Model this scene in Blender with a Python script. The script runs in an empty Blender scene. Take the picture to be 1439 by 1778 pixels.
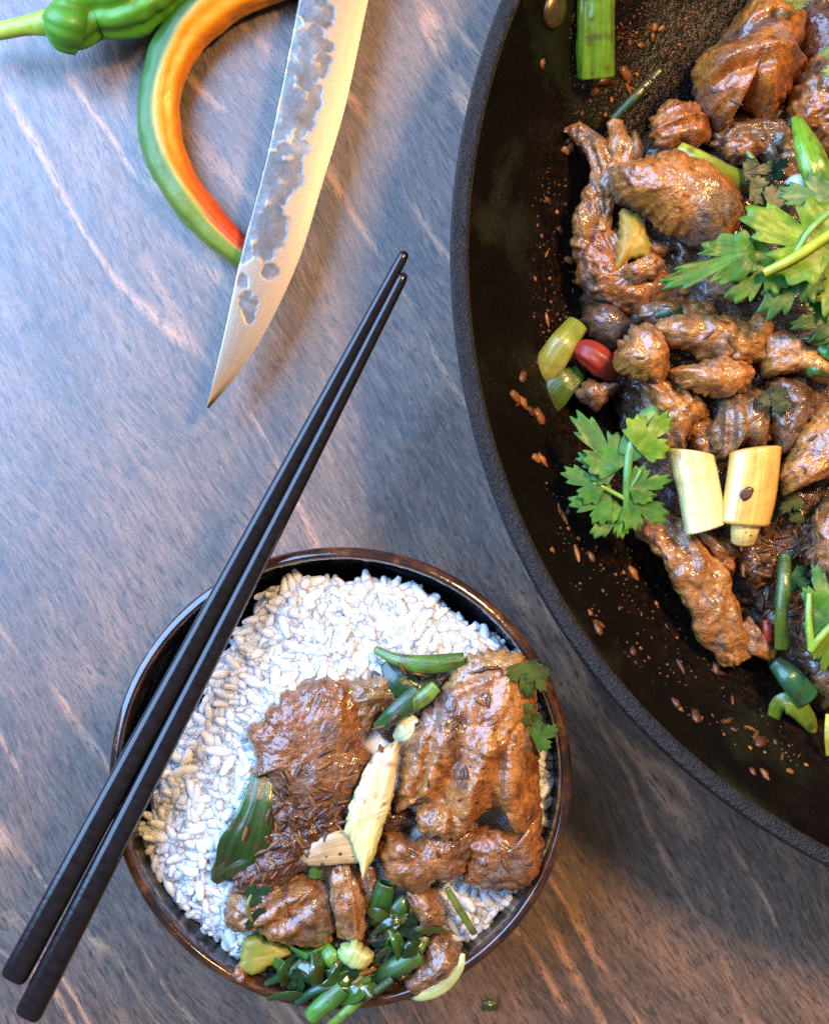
import bpy, math, random
import numpy as np
from mathutils import Vector, Matrix

# ------------------------------------------------------------------ camera, world, lamps, exposure
scene = bpy.context.scene
COL = scene.collection
CAM_LOC = np.array([0.0, 0.0, 0.384])
TILT = 0.0
FOVY = math.radians(46.0)
PW, PH = 1439.0, 1778.0
cam_d = bpy.data.cameras.new("camera")
cam = bpy.data.objects.new("camera", cam_d)
COL.objects.link(cam)
cam.location = CAM_LOC
cam.rotation_euler = (TILT, 0, 0)
cam_d.sensor_fit = 'VERTICAL'
cam_d.sensor_height = 24.0
cam_d.lens = 12.0 / math.tan(FOVY / 2)
cam_d.clip_start = 0.01
cam_d.clip_end = 50.0
cam_d.dof.use_dof = True
cam_d.dof.focus_distance = 0.330
cam_d.dof.aperture_fstop = 10.5
scene.camera = cam

world = bpy.data.worlds.new("World")
scene.world = world
world.use_nodes = True
bg = world.node_tree.nodes["Background"]
bg.inputs[0].default_value = (0.58, 0.47, 0.37, 1)
bg.inputs[1].default_value = 0.31

scene.view_settings.view_transform = 'Standard'
scene.view_settings.look = 'None'
scene.view_settings.exposure = 0.18
scene.view_settings.gamma = 1.0


def area_lamp(name, loc, target, size, size_y, power, color):
    d = bpy.data.lights.new(name, 'AREA')
    d.shape = 'RECTANGLE'
    d.size, d.size_y, d.energy, d.color = size, size_y, power, color
    o = bpy.data.objects.new(name, d)
    COL.objects.link(o)
    o.location = loc
    o.rotation_euler = (Vector(target) - Vector(loc)).to_track_quat('-Z', 'Y').to_euler()
    return o


# the window's cool daylight from the upper left, the kitchen's warm bulb above right
area_lamp("window_light", (-0.58, 0.33, 0.62), (0.0, -0.02, 0.03), 1.0, 0.85, 35.0, (0.30, 0.545, 1.0))
area_lamp("kitchen_lamp", (0.30, 0.27, 0.62), (0.13, -0.02, 0.03), 0.11, 0.11, 3.0, (1.0, 0.62, 0.27)).data.spread = math.radians(120)

try:
    scene.cycles.max_bounces = 6
    scene.cycles.use_denoising = False
    scene.cycles.sample_clamp_indirect = 4.0
except Exception:
    pass

# ------------------------------------------------------------------ picture point -> place in the scene
FOC = (PH / 2) / math.tan(FOVY / 2)
FWD = np.array([0, math.sin(TILT), -math.cos(TILT)])
UP = np.array([0, math.cos(TILT), math.sin(TILT)])
RT = np.array([1.0, 0, 0])


def ray(px, py):
    px = np.asarray(px, float); py = np.asarray(py, float)
    d = FOC * FWD + (px - PW / 2)[..., None] * RT - (py - PH / 2)[..., None] * UP
    return d / np.linalg.norm(d, axis=-1, keepdims=True)


def at(px, py, zmm):
    """where the sight line through (px, py) meets height zmm (millimetres)"""
    d = ray(px, py)
    z = np.asarray(zmm, float) / 1000.0
    t = (z - CAM_LOC[2]) / d[..., 2]
    return CAM_LOC + d * t[..., None]


def pxm(zmm):
    """metres per picture pixel at height zmm"""
    return (CAM_LOC[2] - zmm / 1000.0) / FOC


mm = 0.001
# ------------------------------------------------------------------ noise
_r = np.random.RandomState(11)
_perm = np.tile(_r.permutation(512), 3)
_g = _r.normal(size=(512, 3)); _g /= np.linalg.norm(_g, axis=1, keepdims=True)


def noise(P, seed=0):
    P = np.asarray(P, float) + np.array([seed * 17.31, seed * 5.77, seed * 9.13])
    i = np.floor(P).astype(np.int64); f = P - i
    u = f * f * f * (f * (f * 6 - 15) + 10)
    out = 0.0
    for dx in (0, 1):
        wx = u[..., 0] if dx else 1 - u[..., 0]
        for dy in (0, 1):
            wy = u[..., 1] if dy else 1 - u[..., 1]
            for dz in (0, 1):
                wz = u[..., 2] if dz else 1 - u[..., 2]
                h = _perm[_perm[_perm[(i[..., 0] + dx) & 511] + ((i[..., 1] + dy) & 511)] + ((i[..., 2] + dz) & 511)]
                gr = _g[h]
                out = out + wx * wy * wz * (gr[..., 0] * (f[..., 0] - dx) + gr[..., 1] * (f[..., 1] - dy) + gr[..., 2] * (f[..., 2] - dz))
    return out * 1.6


def fbm(P, seed=0, octv=3, gain=0.5):
    P = np.asarray(P, float); s = 0; a = 1.0; tot = 0
    for k in range(octv):
        s = s + a * noise(P * (2.03 ** k), seed + k * 3); tot += a; a *= gain
    return s / tot


def sstep(a, b, x):
    t = np.clip((x - a) / (b - a), 0, 1)
    return t * t * (3 - 2 * t)


def lerp(a, b, t):
    return a + (b - a) * t


# ------------------------------------------------------------------ mesh making
def mesh_of(name, V, faces, col=None, uv=None, smooth=True):
    V = np.asarray(V, np.float64)
    me = bpy.data.meshes.new(name)
    faces = [np.asarray(f, np.int32) for f in faces if len(f)]
    me.vertices.add(len(V))
    me.vertices.foreach_set("co", V.astype(np.float32).ravel())
    idx = np.concatenate([f.ravel() for f in faces])
    starts = []; s = 0
    for f in faces:
        n, k = f.shape
        starts.append(s + np.arange(n) * k); s += n * k
    starts = np.concatenate(starts)
    me.loops.add(len(idx))
    me.loops.foreach_set("vertex_index", idx)
    me.polygons.add(len(starts))
    me.polygons.foreach_set("loop_start", starts.astype(np.int32))
    me.update(calc_edges=True)
    me.polygons.foreach_set("use_smooth", np.full(len(starts), smooth))
    if col is not None:
        col = np.asarray(col, float)
        if col.ndim == 1: col = np.tile(col, (len(V), 1))
        a = me.color_attributes.new("Col", 'FLOAT_COLOR', 'POINT')
        c4 = np.ones((len(V), 4), np.float32); c4[:, :col.shape[1]] = col
        a.data.foreach_set("color", c4.ravel())
    if uv is not None:
        l = me.uv_layers.new(name="UVMap")
        l.data.foreach_set("uv", np.asarray(uv, np.float32)[idx].ravel())
    me.validate()
    return me


def obj(name, V, faces, mat, parent=None, col=None, uv=None, smooth=True, origin=None):
    V = np.asarray(V, float)
    if origin is None:
        lo, hi = V.min(0), V.max(0)
        origin = np.array([(lo[0] + hi[0]) / 2, (lo[1] + hi[1]) / 2, lo[2]])
    origin = np.asarray(origin, float)
    me = mesh_of(name, V - origin, faces, col, uv, smooth)
    me.materials.append(mat)
    o = bpy.data.objects.new(name, me)
    COL.objects.link(o)
    if parent is not None:
        o.parent = parent
        o.location = Vector(origin) - WPOS[parent.name]
        WPOS[o.name] = Vector(origin)
    else:
        o.location = origin
        WPOS[o.name] = Vector(origin)
    return o


WPOS = {}


def tag(o, label, cat, group=None):
    o["label"] = label; o["category"] = cat
    if group: o["group"] = group
    return o


def thing(name, label, cat, loc, group=None):
    o = bpy.data.objects.new(name, None)
    o.empty_display_size = 0.01
    COL.objects.link(o)
    o.location = loc
    WPOS[o.name] = Vector(loc)
    return tag(o, label, cat, group)


def grid_faces(nr, ns, closed=True, flip=False):
    i = np.arange(nr - 1)[:, None]; j = np.arange(ns if closed else ns - 1)[None, :]
    a = i * ns + j; b = i * ns + (j + 1) % ns
    c = (i + 1) * ns + (j + 1) % ns; d = (i + 1) * ns + j
    q = np.stack([a, b, c, d], -1).reshape(-1, 4)
    return q[:, ::-1] if flip else q


def fan(center, ring0, ns, flip=False):
    j = np.arange(ns)
    t = np.stack([np.full(ns, center), ring0 + (j + 1) % ns, ring0 + j], -1)
    return t[:, ::-1] if flip else t


def closed_curve(pts, n, smooth=0.5):
    """closed Catmull-Rom curve through pts, n points evenly spaced"""
    P = np.asarray(pts, float); m = len(P); K = 24
    out = []
    for i in range(m):
        p0, p1, p2, p3 = P[i - 1], P[i], P[(i + 1) % m], P[(i + 2) % m]
        t = np.linspace(0, 1, K, endpoint=False)[:, None]
        m1 = (p2 - p0) * 0.5 * smooth * 2; m2 = (p3 - p1) * 0.5 * smooth * 2
        out.append((2 * t**3 - 3 * t**2 + 1) * p1 + (t**3 - 2 * t**2 + t) * m1 + (-2 * t**3 + 3 * t**2) * p2 + (t**3 - t**2) * m2)
    C = np.concatenate(out)
    D = np.r_[0, np.cumsum(np.linalg.norm(np.roll(C, -1, 0) - C, axis=1))]
    s = np.linspace(0, D[-1], n, endpoint=False)
    Cc = np.vstack([C, C[:1]])
    return np.stack([np.interp(s, D, Cc[:, k]) for k in range(C.shape[1])], -1)


def open_curve(pts, n):
    P = np.asarray(pts, float); m = len(P); K = 24
    Q = np.vstack([2 * P[0] - P[1], P, 2 * P[-1] - P[-2]])
    out = []
    for i in range(1, m):
        p0, p1, p2, p3 = Q[i - 1], Q[i], Q[i + 1], Q[i + 2]
        t = np.linspace(0, 1, K, endpoint=False)[:, None]
        m1 = (p2 - p0) * 0.5; m2 = (p3 - p1) * 0.5
        out.append((2 * t**3 - 3 * t**2 + 1) * p1 + (t**3 - 2 * t**2 + t) * m1 + (-2 * t**3 + 3 * t**2) * p2 + (t**3 - t**2) * m2)
    C = np.vstack(out + [P[-1:]])
    D = np.r_[0, np.cumsum(np.linalg.norm(np.diff(C[:, :3], axis=0), axis=1))]
    s = np.linspace(0, D[-1], n)
    return np.stack([np.interp(s, D, C[:, k]) for k in range(C.shape[1])], -1)


# ------------------------------------------------------------------ materials
class NT:
    def __init__(self, name):
        self.m = bpy.data.materials.new(name); self.m.use_nodes = True
        self.t = self.m.node_tree; self.b = self.t.nodes["Principled BSDF"]

    def n(self, typ, **kw):
        x = self.t.nodes.new(typ)
        for k, v in kw.items():
            if k in x.inputs.keys() if isinstance(k, str) else False:
                pass
            setattr(x, k, v)
        return x

    def l(self, a, b): self.t.links.new(a, b)

    def noise(self, vec, scale, detail=3.0, rough=0.55, dist=0.0):
        x = self.t.nodes.new("ShaderNodeTexNoise")
        x.inputs["Scale"].default_value = scale; x.inputs["Detail"].default_value = detail
        x.inputs["Roughness"].default_value = rough; x.inputs["Distortion"].default_value = dist
        if vec is not None: self.l(vec, x.inputs["Vector"])
        return x.outputs["Fac"]

    def ramp(self, fac, stops, interp='LINEAR'):
        x = self.t.nodes.new("ShaderNodeValToRGB"); x.color_ramp.interpolation = interp
        e = x.color_ramp.elements
        while len(e) < len(stops): e.new(0.5)
        for k, (p, c) in enumerate(stops):
            e[k].position = p
            if not isinstance(c, (tuple, list)): c = (c, c, c)
            e[k].color = (*c, 1)
        self.l(fac, x.inputs[0]); return x.outputs[0]

    def mix(self, fac, a, b, mode='MIX'):
        x = self.t.nodes.new("ShaderNodeMix"); x.data_type = 'RGBA'; x.blend_type = mode
        for s, v in ((x.inputs[0], fac), (x.inputs[6], a), (x.inputs[7], b)):
            if hasattr(v, "links"): self.l(v, s)
            elif isinstance(v, (tuple, list)): s.default_value = (*v, 1)
            else: s.default_value = v
        return x.outputs[2]

    def math(self, op, a, b=0.0, clamp=False):
        x = self.t.nodes.new("ShaderNodeMath"); x.operation = op; x.use_clamp = clamp
        for s, v in ((x.inputs[0], a), (x.inputs[1], b)):
            if hasattr(v, "links"): self.l(v, s)
            else: s.default_value = v
        return x.outputs[0]

    def coords(self, kind="Object"):
        return self.t.nodes.new("ShaderNodeTexCoord").outputs[kind]

    def mapping(self, vec, rot=(0, 0, 0), scale=(1, 1, 1)):
        x = self.t.nodes.new("ShaderNodeMapping")
        x.inputs["Rotation"].default_value = rot; x.inputs["Scale"].default_value = scale
        self.l(vec, x.inputs["Vector"]); return x.outputs[0]

    def attr(self, name="Col"):
        x = self.t.nodes.new("ShaderNodeAttribute"); x.attribute_name = name
        return x.outputs["Color"]

    def bump(self, height, strength, dist, prev=None):
        x = self.t.nodes.new("ShaderNodeBump")
        if hasattr(strength, "links"): self.l(strength, x.inputs["Strength"])
        else: x.inputs["Strength"].default_value = strength
        x.inputs["Distance"].default_value = dist
        self.l(height, x.inputs["Height"])
        if prev is not None: self.l(prev, x.inputs["Normal"])
        return x.outputs[0]

    def set(self, **kw):
        for k, v in kw.items():
            s = self.b.inputs[k.replace("_", " ")]
            if hasattr(v, "links"): self.l(v, s)
            elif isinstance(v, (tuple, list)) and len(v) == 3 and s.type == 'RGBA': s.default_value = (*v, 1)
            else: s.default_value = v
        return self


def mat_wood():
    t = NT("stained_wood")
    c = t.coords("Object")
    warp = t.t.nodes.new("ShaderNodeTexNoise"); warp.inputs["Scale"].default_value = 9.0; warp.inputs["Detail"].default_value = 2
    t.l(c, warp.inputs["Vector"])
    vm = t.t.nodes.new("ShaderNodeVectorMath"); vm.operation = 'MULTIPLY_ADD'
    t.l(warp.outputs["Color"], vm.inputs[0]); vm.inputs[1].default_value = (0.026, 0.026, 0); t.l(c, vm.inputs[2])
    r = t.mapping(vm.outputs[0], rot=(0, 0, math.radians(-31)))
    g = lambda sx, sy: t.mapping(r, scale=(sx, sy, 1))
    broad = t.noise(g(1.0, 0.22), 75, 4, 0.6)
    blot = t.noise(g(1.0, 0.5), 26, 3, 0.55, 0.4)
    streak = t.noise(g(1.0, 0.13), 700, 5, 0.72)
    pore = t.noise(g(1.0, 0.15), 1150, 3, 0.62)
    vein = t.noise(g(1.0, 0.16), 27, 2.5, 0.5, 0.5)
    tone = t.math('ADD', t.math('MULTIPLY', broad, 0.34), t.math('MULTIPLY', streak, 0.50))
    tone = t.math('ADD', tone, t.math('MULTIPLY', blot, 0.24))
    base = t.ramp(tone, [(0.40, (0.022, 0.014, 0.011)), (0.48, (0.064, 0.037, 0.025)), (0.56, (0.122, 0.067, 0.041)), (0.66, (0.22, 0.118, 0.066))])
    v = t.math('ABSOLUTE', t.math('SUBTRACT', vein, 0.5))
    vm2 = t.ramp(v, [(0.0, 1.0), (0.009, 0.6), (0.024, 0.0)])
    vbreak = t.ramp(t.noise(g(1, 0.4), 60, 2), [(0.42, 0.0), (0.54, 0.9)])
    vfac = t.math('MULTIPLY', vm2, vbreak)
    base = t.mix(vfac, base, (0.46, 0.225, 0.11))
    pm = t.ramp(pore, [(0.38, 1.0), (0.47, 0.0)])
    base = t.mix(t.math('MULTIPLY', pm, 0.85), base, (0.010, 0.007, 0.007))
    lt = t.ramp(t.noise(g(1.0, 0.15), 1000, 3, 0.62), [(0.56, 0.0), (0.66, 1.0)])
    base = t.mix(t.math('MULTIPLY', lt, 0.55), base, (0.24, 0.135, 0.085))
    base = t.mix(1.0, base, t.ramp(t.noise(c, 1500, 2, 0.6), [(0.3, 0.68), (0.7, 1.34)]), 'MULTIPLY')
    rough = t.ramp(t.noise(g(1, 0.3), 180, 3), [(0.3, 0.36), (0.7, 0.50)])
    h = t.math('ADD', t.math('MULTIPLY', pore, 0.6), t.math('MULTIPLY', streak, 0.5))
    t.set(Base_Color=base, Roughness=rough, Normal=t.bump(h, 0.4, 0.0005), Specular_IOR_Level=0.9, Coat_Weight=0.7, Coat_Roughness=0.52, Coat_IOR=1.6)
    return t.m


def mat_food(name, rough=(0.22, 0.5), coat=0.35, bump=0.5, sss=0.12, detail=1.0, sparkle=1.0):
    """wet cooked meat: tint in the mesh colour, grain and pits by noise"""
    t = NT(name); c = t.coords("Object"); col = t.attr()
    n1 = t.noise(c, 800 * detail, 4, 0.6)
    n2 = t.noise(c, 1900 * detail, 2, 0.5)
    f = t.ramp(n1, [(0.30, 0.55), (0.52, 1.0), (0.72, 1.35)])
    base = t.mix(1.0, col, f, 'MULTIPLY')
    r = t.ramp(n1, [(0.35, rough[0]), (0.65, rough[1])])
    b1 = t.bump(n1, bump, 0.0009)
    b2 = t.bump(n2, bump * 0.8 * sparkle, 0.0007, b1)
    t.set(Base_Color=base, Roughness=r, Normal=b2, Coat_Weight=coat, Coat_Roughness=0.09, Coat_IOR=1.5, Subsurface_Weight=sss,
          Subsurface_Radius=(0.004, 0.0018, 0.0009), Subsurface_Scale=0.6)
    n3 = t.noise(c, 680 * detail, 2.0, 0.5)
    t.l(t.bump(n3, 0.65 * sparkle, 0.0006), t.b.inputs["Coat Normal"])
    return t.m


def mat_plant(name, rough=0.28, coat=0.4, streak=0.35, sss=0.15, scale=(34, 2.0)):
    """scallions, leeks, peppers: lengthwise fibres follow the UVs"""
    t = NT(name); u = t.coords("UV"); c = t.coords("Object"); col = t.attr()
    s = t.noise(t.mapping(u, scale=(scale[0], scale[1], 1)), 1.0, 4, 0.6)
    n = t.noise(c, 260, 3)
    f = t.ramp(s, [(0.28, 1.0 - streak), (0.7, 1.0 + streak * 0.7)])
    base = t.mix(1.0, col, f, 'MULTIPLY')
    b = t.bump(s, 0.35, 0.0008, t.bump(n, 0.25, 0.001))
    t.set(Base_Color=base, Roughness=rough, Normal=b, Coat_Weight=coat, Coat_Roughness=0.12,
          Subsurface_Weight=sss, Subsurface_Radius=(0.003, 0.004, 0.0015), Subsurface_Scale=0.5)
    return t.m


def mat_leaf():
    t = NT("herb_leaf"); c = t.coords("Object"); col = t.attr()
    n = t.noise(c, 420, 3)
    f = t.ramp(n, [(0.3, 0.72), (0.7, 1.2)])
    base = t.mix(1.0, col, f, 'MULTIPLY')
    t.set(Base_Color=base, Roughness=0.45, Normal=t.bump(n, 0.3, 0.0007), Coat_Weight=0.06, Coat_Roughness=0.2)
    tr = t.t.nodes.new("ShaderNodeBsdfTranslucent"); t.l(base, tr.inputs[0])
    mx = t.t.nodes.new("ShaderNodeMixShader"); mx.inputs[0].default_value = 0.38
    out = t.t.nodes["Material Output"]
    t.l(t.b.outputs[0], mx.inputs[1]); t.l(tr.outputs[0], mx.inputs[2]); t.l(mx.outputs[0], out.inputs[0])
    return t.m


def mat_rice():
    t = NT("cooked_rice"); c = t.coords("Object")
    oi = t.t.nodes.new("ShaderNodeObjectInfo")
    base = t.ramp(oi.outputs["Random"], [(0.0, (0.72, 0.745, 0.73)), (1.0, (0.80, 0.815, 0.81))])
    n = t.noise(c, 300, 2)
    t.set(Base_Color=base, Roughness=0.36, Subsurface_Weight=0.75, Subsurface_Radius=(0.0045, 0.0043, 0.0040),
          Subsurface_Scale=1.0, Coat_Weight=0.15, Coat_Roughness=0.2, Normal=t.bump(n, 0.15, 0.001))
    return t.m


PAN_R = 0.1865


def mat_pan_inside():
    t = NT("seasoned_iron_inside"); c = t.coords("Object")
    n1 = t.noise(c, 22, 4, 0.6, 0.4); n2 = t.noise(c, 700, 3, 0.6); n3 = t.noise(c, 90, 4, 0.65)
    base = t.ramp(n3, [(0.35, (0.0022, 0.0018, 0.0017)), (0.62, (0.005, 0.0035, 0.0028)), (0.8, (0.014, 0.008, 0.005))])
    oil_sheen = t.ramp(n1, [(0.54, 0.0), (0.70, 1.0)])
    base = t.mix(oil_sheen, base, (0.012, 0.017, 0.007))  # greenish reflection off the oil film, painted into the base colour
    r = t.mix(oil_sheen, t.ramp(n3, [(0.3, 0.60), (0.7, 0.40)]), (0.30, 0.30, 0.30))
    ln = t.t.nodes.new("ShaderNodeVectorMath"); ln.operation = 'LENGTH'
    mp = t.mapping(c, scale=(1, 1, 0)); t.l(mp, ln.inputs[0])
    near = t.ramp(t.math('ADD', t.math('MULTIPLY', ln.outputs["Value"], 5.0), t.math('MULTIPLY', n3, 0.12)), [(0.0, 1.0), ((PAN_R - 0.036) * 5 + 0.06, 1.0), ((PAN_R - 0.020) * 5 + 0.06, 0.0)])
    n4 = t.noise(c, 430, 4, 0.65)
    res = t.math('MULTIPLY', near, t.ramp(n4, [(0.46, 0.0), (0.58, 1.0)]))
    base = t.mix(t.math('MULTIPLY', res, 0.7), base, t.ramp(t.noise(c, 800, 2), [(0.4, (0.010, 0.005, 0.003)), (0.7, (0.040, 0.015, 0.006))]))
    r = t.mix(near, r, (0.24, 0.24, 0.24))
    t.set(Base_Color=base, Roughness=r, Normal=t.bump(n4, t.math('MULTIPLY', near, 0.8), 0.0010, t.bump(n2, 0.5, 0.0006, t.bump(n3, 0.3, 0.001))), Specular_IOR_Level=t.math('ADD', t.math('ADD', t.math('MULTIPLY', oil_sheen, 0.28), t.math('MULTIPLY', near, 0.20)), 0.07))
    return t.m


def mat_iron_rim():
    t = NT("cast_iron_rim"); c = t.coords("Object")
    n = t.noise(c, 1300, 3, 0.7); m = t.noise(c, 380, 3, 0.6)
    base = t.ramp(m, [(0.35, (0.005, 0.0045, 0.004)), (0.7, (0.016, 0.013, 0.012))])
    h = t.ramp(n, [(0.3, 0.0), (0.7, 1.0)])
    t.set(Base_Color=base, Roughness=0.36, Normal=t.bump(h, 0.6, 0.0009, t.bump(m, 0.4, 0.001)), Specular_IOR_Level=0.38)
    return t.m


def mat_glaze(name, rust):
    t = NT(name); c = t.coords("Object")
    r = t.mapping(c, scale=(1, 1, 3.0))
    n1 = t.noise(r, 85, 5, 0.65, 0.6); n2 = t.noise(r, 420, 3, 0.6)
    if rust:
        base = t.ramp(n1, [(0.38, (0.010, 0.007, 0.007)), (0.52, (0.050, 0.018, 0.010)), (0.68, (0.17, 0.058, 0.018))])
        base = t.mix(t.ramp(n2, [(0.35, 0.75), (0.55, 0.0)]), base, (0.015, 0.011, 0.011))
    else:
        base = t.ramp(n1, [(0.38, (0.004, 0.005, 0.006)), (0.54, (0.014, 0.017, 0.020)), (0.72, (0.075, 0.080, 0.075))])  # glaze mottle; its palest tone has a grey sheen painted in
    t.set(Base_Color=base, Roughness=0.18 if rust else 0.25, Specular_IOR_Level=0.35, Coat_Weight=1.0 if rust else 0.2, Coat_Roughness=0.06, Normal=t.bump(n2, 0.22, 0.0006, t.bump(n1, 0.2, 0.001)))
    return t.m


def mat_simple(name, color, rough, metal=0.0, nscale=400, bump=0.2, var=0.25, coat=0.0):
    t = NT(name); c = t.coords("Object"); n = t.noise(c, nscale, 3)
    f = t.ramp(n, [(0.3, 1 - var), (0.7, 1 + var)])
    t.set(Base_Color=t.mix(1.0, color, f, 'MULTIPLY'), Roughness=rough, Metallic=metal, Normal=t.bump(n, bump, 0.0006), Coat_Weight=coat, Coat_Roughness=0.15)
    return t.m


def mat_attr(name, rough=0.45, coat=0.2, bump=0.4, nscale=900):
    t = NT(name); c = t.coords("Object"); n = t.noise(c, nscale, 3)
    t.set(Base_Color=t.mix(1.0, t.attr(), t.ramp(n, [(0.3, 0.6), (0.7, 1.35)]), 'MULTIPLY'), Roughness=rough,
          Normal=t.bump(n, bump, 0.0008), Coat_Weight=coat, Coat_Roughness=0.15)
    return t.m


def mat_blade():
    t = NT("blade_steel"); c = t.coords("UV"); col = t.attr(); o = t.coords("Object")
    g = t.noise(t.mapping(c, scale=(3, 240, 1)), 1.0, 4, 0.7)
    n = t.noise(o, 150, 4, 0.55)
    sep = t.t.nodes.new("ShaderNodeSeparateColor"); t.l(col, sep.inputs[0]); k = sep.outputs[0]
    dark = t.ramp(n, [(0.3, (0.11, 0.104, 0.102)), (0.55, (0.20, 0.19, 0.185)), (0.75, (0.32, 0.305, 0.295))])
    steel = t.ramp(g, [(0.3, (0.34, 0.265, 0.19)), (0.7, (0.43, 0.34, 0.25))])
    base = t.mix(k, steel, dark)
    r = t.mix(k, t.ramp(g, [(0.3, 0.32), (0.7, 0.40)]), (0.36, 0.36, 0.36))
    b = t.bump(t.math('MULTIPLY', n, k), 0.12, 0.0010, t.bump(g, 0.06, 0.0004))
    t.set(Base_Color=base, Metallic=1.0, Roughness=r, Normal=b)
    return t.m


def mat_stick():
    t = NT("black_lacquer"); c = t.coords("UV"); n = t.noise(t.mapping(c, scale=(6, 90, 1)), 1.0, 3)
    base = t.ramp(n, [(0.3, (0.006, 0.005, 0.006)), (0.7, (0.014, 0.011, 0.012))])
    t.set(Base_Color=base, Roughness=0.15, Normal=t.bump(n, 0.08, 0.0005), Specular_IOR_Level=0.45)
    return t.m


M_WOOD = mat_wood()
M_MEAT = mat_food("saucy_meat", rough=(0.2, 0.42), coat=1.0, bump=0.6, sss=0.05)
M_MUSH = mat_food("dark_sauce", rough=(0.12, 0.4), coat=0.7, bump=0.8, sss=0.0)
M_PLANT = mat_plant("scallion_flesh")
M_WILT = mat_plant("wilted_leaf", rough=0.2, coat=0.9, streak=0.3, sss=0.0, scale=(10, 3))
M_LEEK = mat_plant("leek_flesh", streak=0.32, sss=0.35, coat=0.8, scale=(46, 1.2))
M_PEPPER = mat_plant("pepper_skin", rough=0.46, streak=0.10, sss=0.05, coat=0.05, scale=(3, 3))
M_LEAF = mat_leaf()
M_RICE = mat_rice()
M_PAN = mat_pan_inside()
M_RIM = mat_iron_rim()
M_RUST = mat_glaze("rust_brown_glaze", True)
M_GLAZE = mat_glaze("black_glaze", False)
M_STICK = mat_stick()
M_BLADE = mat_blade()
M_SEED = mat_attr("toasted_spice")
M_BRASS = mat_simple("worn_rivet", (0.22, 0.15, 0.07), 0.35, 0.9)
M_HANDLE = mat_simple("dark_handle_wood", (0.05, 0.025, 0.015), 0.4)

# ------------------------------------------------------------------ table
hx, hy, hz = 0.62, 0.62, 0.03
Vt = np.array([(x, y, z) for z in (-hz, 0) for x, y in ((-hx, -hy), (hx, -hy), (hx, hy), (-hx, hy))], float)
Ft = np.array([(0, 3, 2, 1), (4, 5, 6, 7), (0, 1, 5, 4), (1, 2, 6, 5), (2, 3, 7, 6), (3, 0, 4, 7)])
o = obj("tabletop", Vt, [Ft], M_WOOD, smooth=False, origin=(0, 0, 0))
o["kind"] = "structure"; o["label"] = "dark stained wooden table with a diagonal grain"


# ------------------------------------------------------------------ lathe
def lathe(name, prof, center, mat, parent, nseg=220, wob=0.0, seed=0, col=None):
    """prof: list of (radius m, z m); open profile turned about z"""
    pr = open_curve(np.asarray(prof, float), max(len(prof) * 6, 24)) if len(prof) > 2 else np.asarray(prof, float)
    n = len(pr); th = np.linspace(0, 2 * np.pi, nseg, endpoint=False)
    R = pr[:, 0][:, None] * np.ones(nseg); Z = pr[:, 1][:, None] * np.ones(nseg)
    X = R * np.cos(th); Y = R * np.sin(th)
    V = np.stack([X, Y, Z], -1).reshape(-1, 3)
    if wob:
        V[:, :2] *= (1 + wob * noise(V * 18, seed))[:, None]
        V[:, 2] += wob * 0.02 * noise(V * 25, seed + 4)
    V += np.asarray(center)
    return obj(name, V, [grid_faces(n, nseg)], mat, parent, col=col, origin=center)


def fit_circle(pts, z):
    P = np.asarray(pts, float); W = at(P[:, 0], P[:, 1], np.full(len(P), z))[:, :2]
    a = np.linalg.lstsq(np.c_[2 * W, np.ones(len(W))], (W ** 2).sum(1), rcond=None)[0]
    return np.array([a[0], a[1], 0.0]), math.sqrt(a[2] + a[0] ** 2 + a[1] ** 2)


# ------------------------------------------------------------------ bowl
BZ = 55.0
bc, BR = fit_circle([(590 + 399 * math.cos(a), 1355 + 398.5 * math.sin(a)) for a in np.linspace(0, 6.28, 16)], BZ)
BR *= 1.017
bowl = thing("rice_bowl", "round black glazed bowl with rust brown rim holding rice and meat", "bowl", bc)
zt = BZ * mm
lathe("bowl_wall", [(0.004, 0.005), (0.028, 0.005), (0.030, 0.001), (0.033, 0.001), (0.034, 0.006), (0.046, 0.015), (BR - 0.0060, 0.030), (BR - 0.0026, 0.042), (BR - 0.0012, zt - 0.0052)],
      bc, M_GLAZE, bowl, wob=0.004)
lathe("rim", [(BR - 0.0012, zt - 0.0052), (BR - 0.0002, zt - 0.0038), (BR - 0.0001, zt - 0.0027), (BR - 0.0006, zt - 0.0018), (BR - 0.0013, zt - 0.0013), (BR - 0.0020, zt - 0.0010), (BR - 0.0026, zt - 0.0010), (BR - 0.0032, zt - 0.0018), (BR - 0.0036, zt - 0.0034), (BR - 0.0037, zt - 0.0050)],
      bc, M_RUST, bowl, wob=0.004)
lathe("bowl_lining", [(BR - 0.0037, zt - 0.0050), (BR - 0.0041, zt - 0.0100), (BR - 0.0066, 0.036), (BR - 0.013, 0.024), (0.030, 0.010), (0.002, 0.008)],
      bc, M_GLAZE, bowl, wob=0.004)

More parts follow.
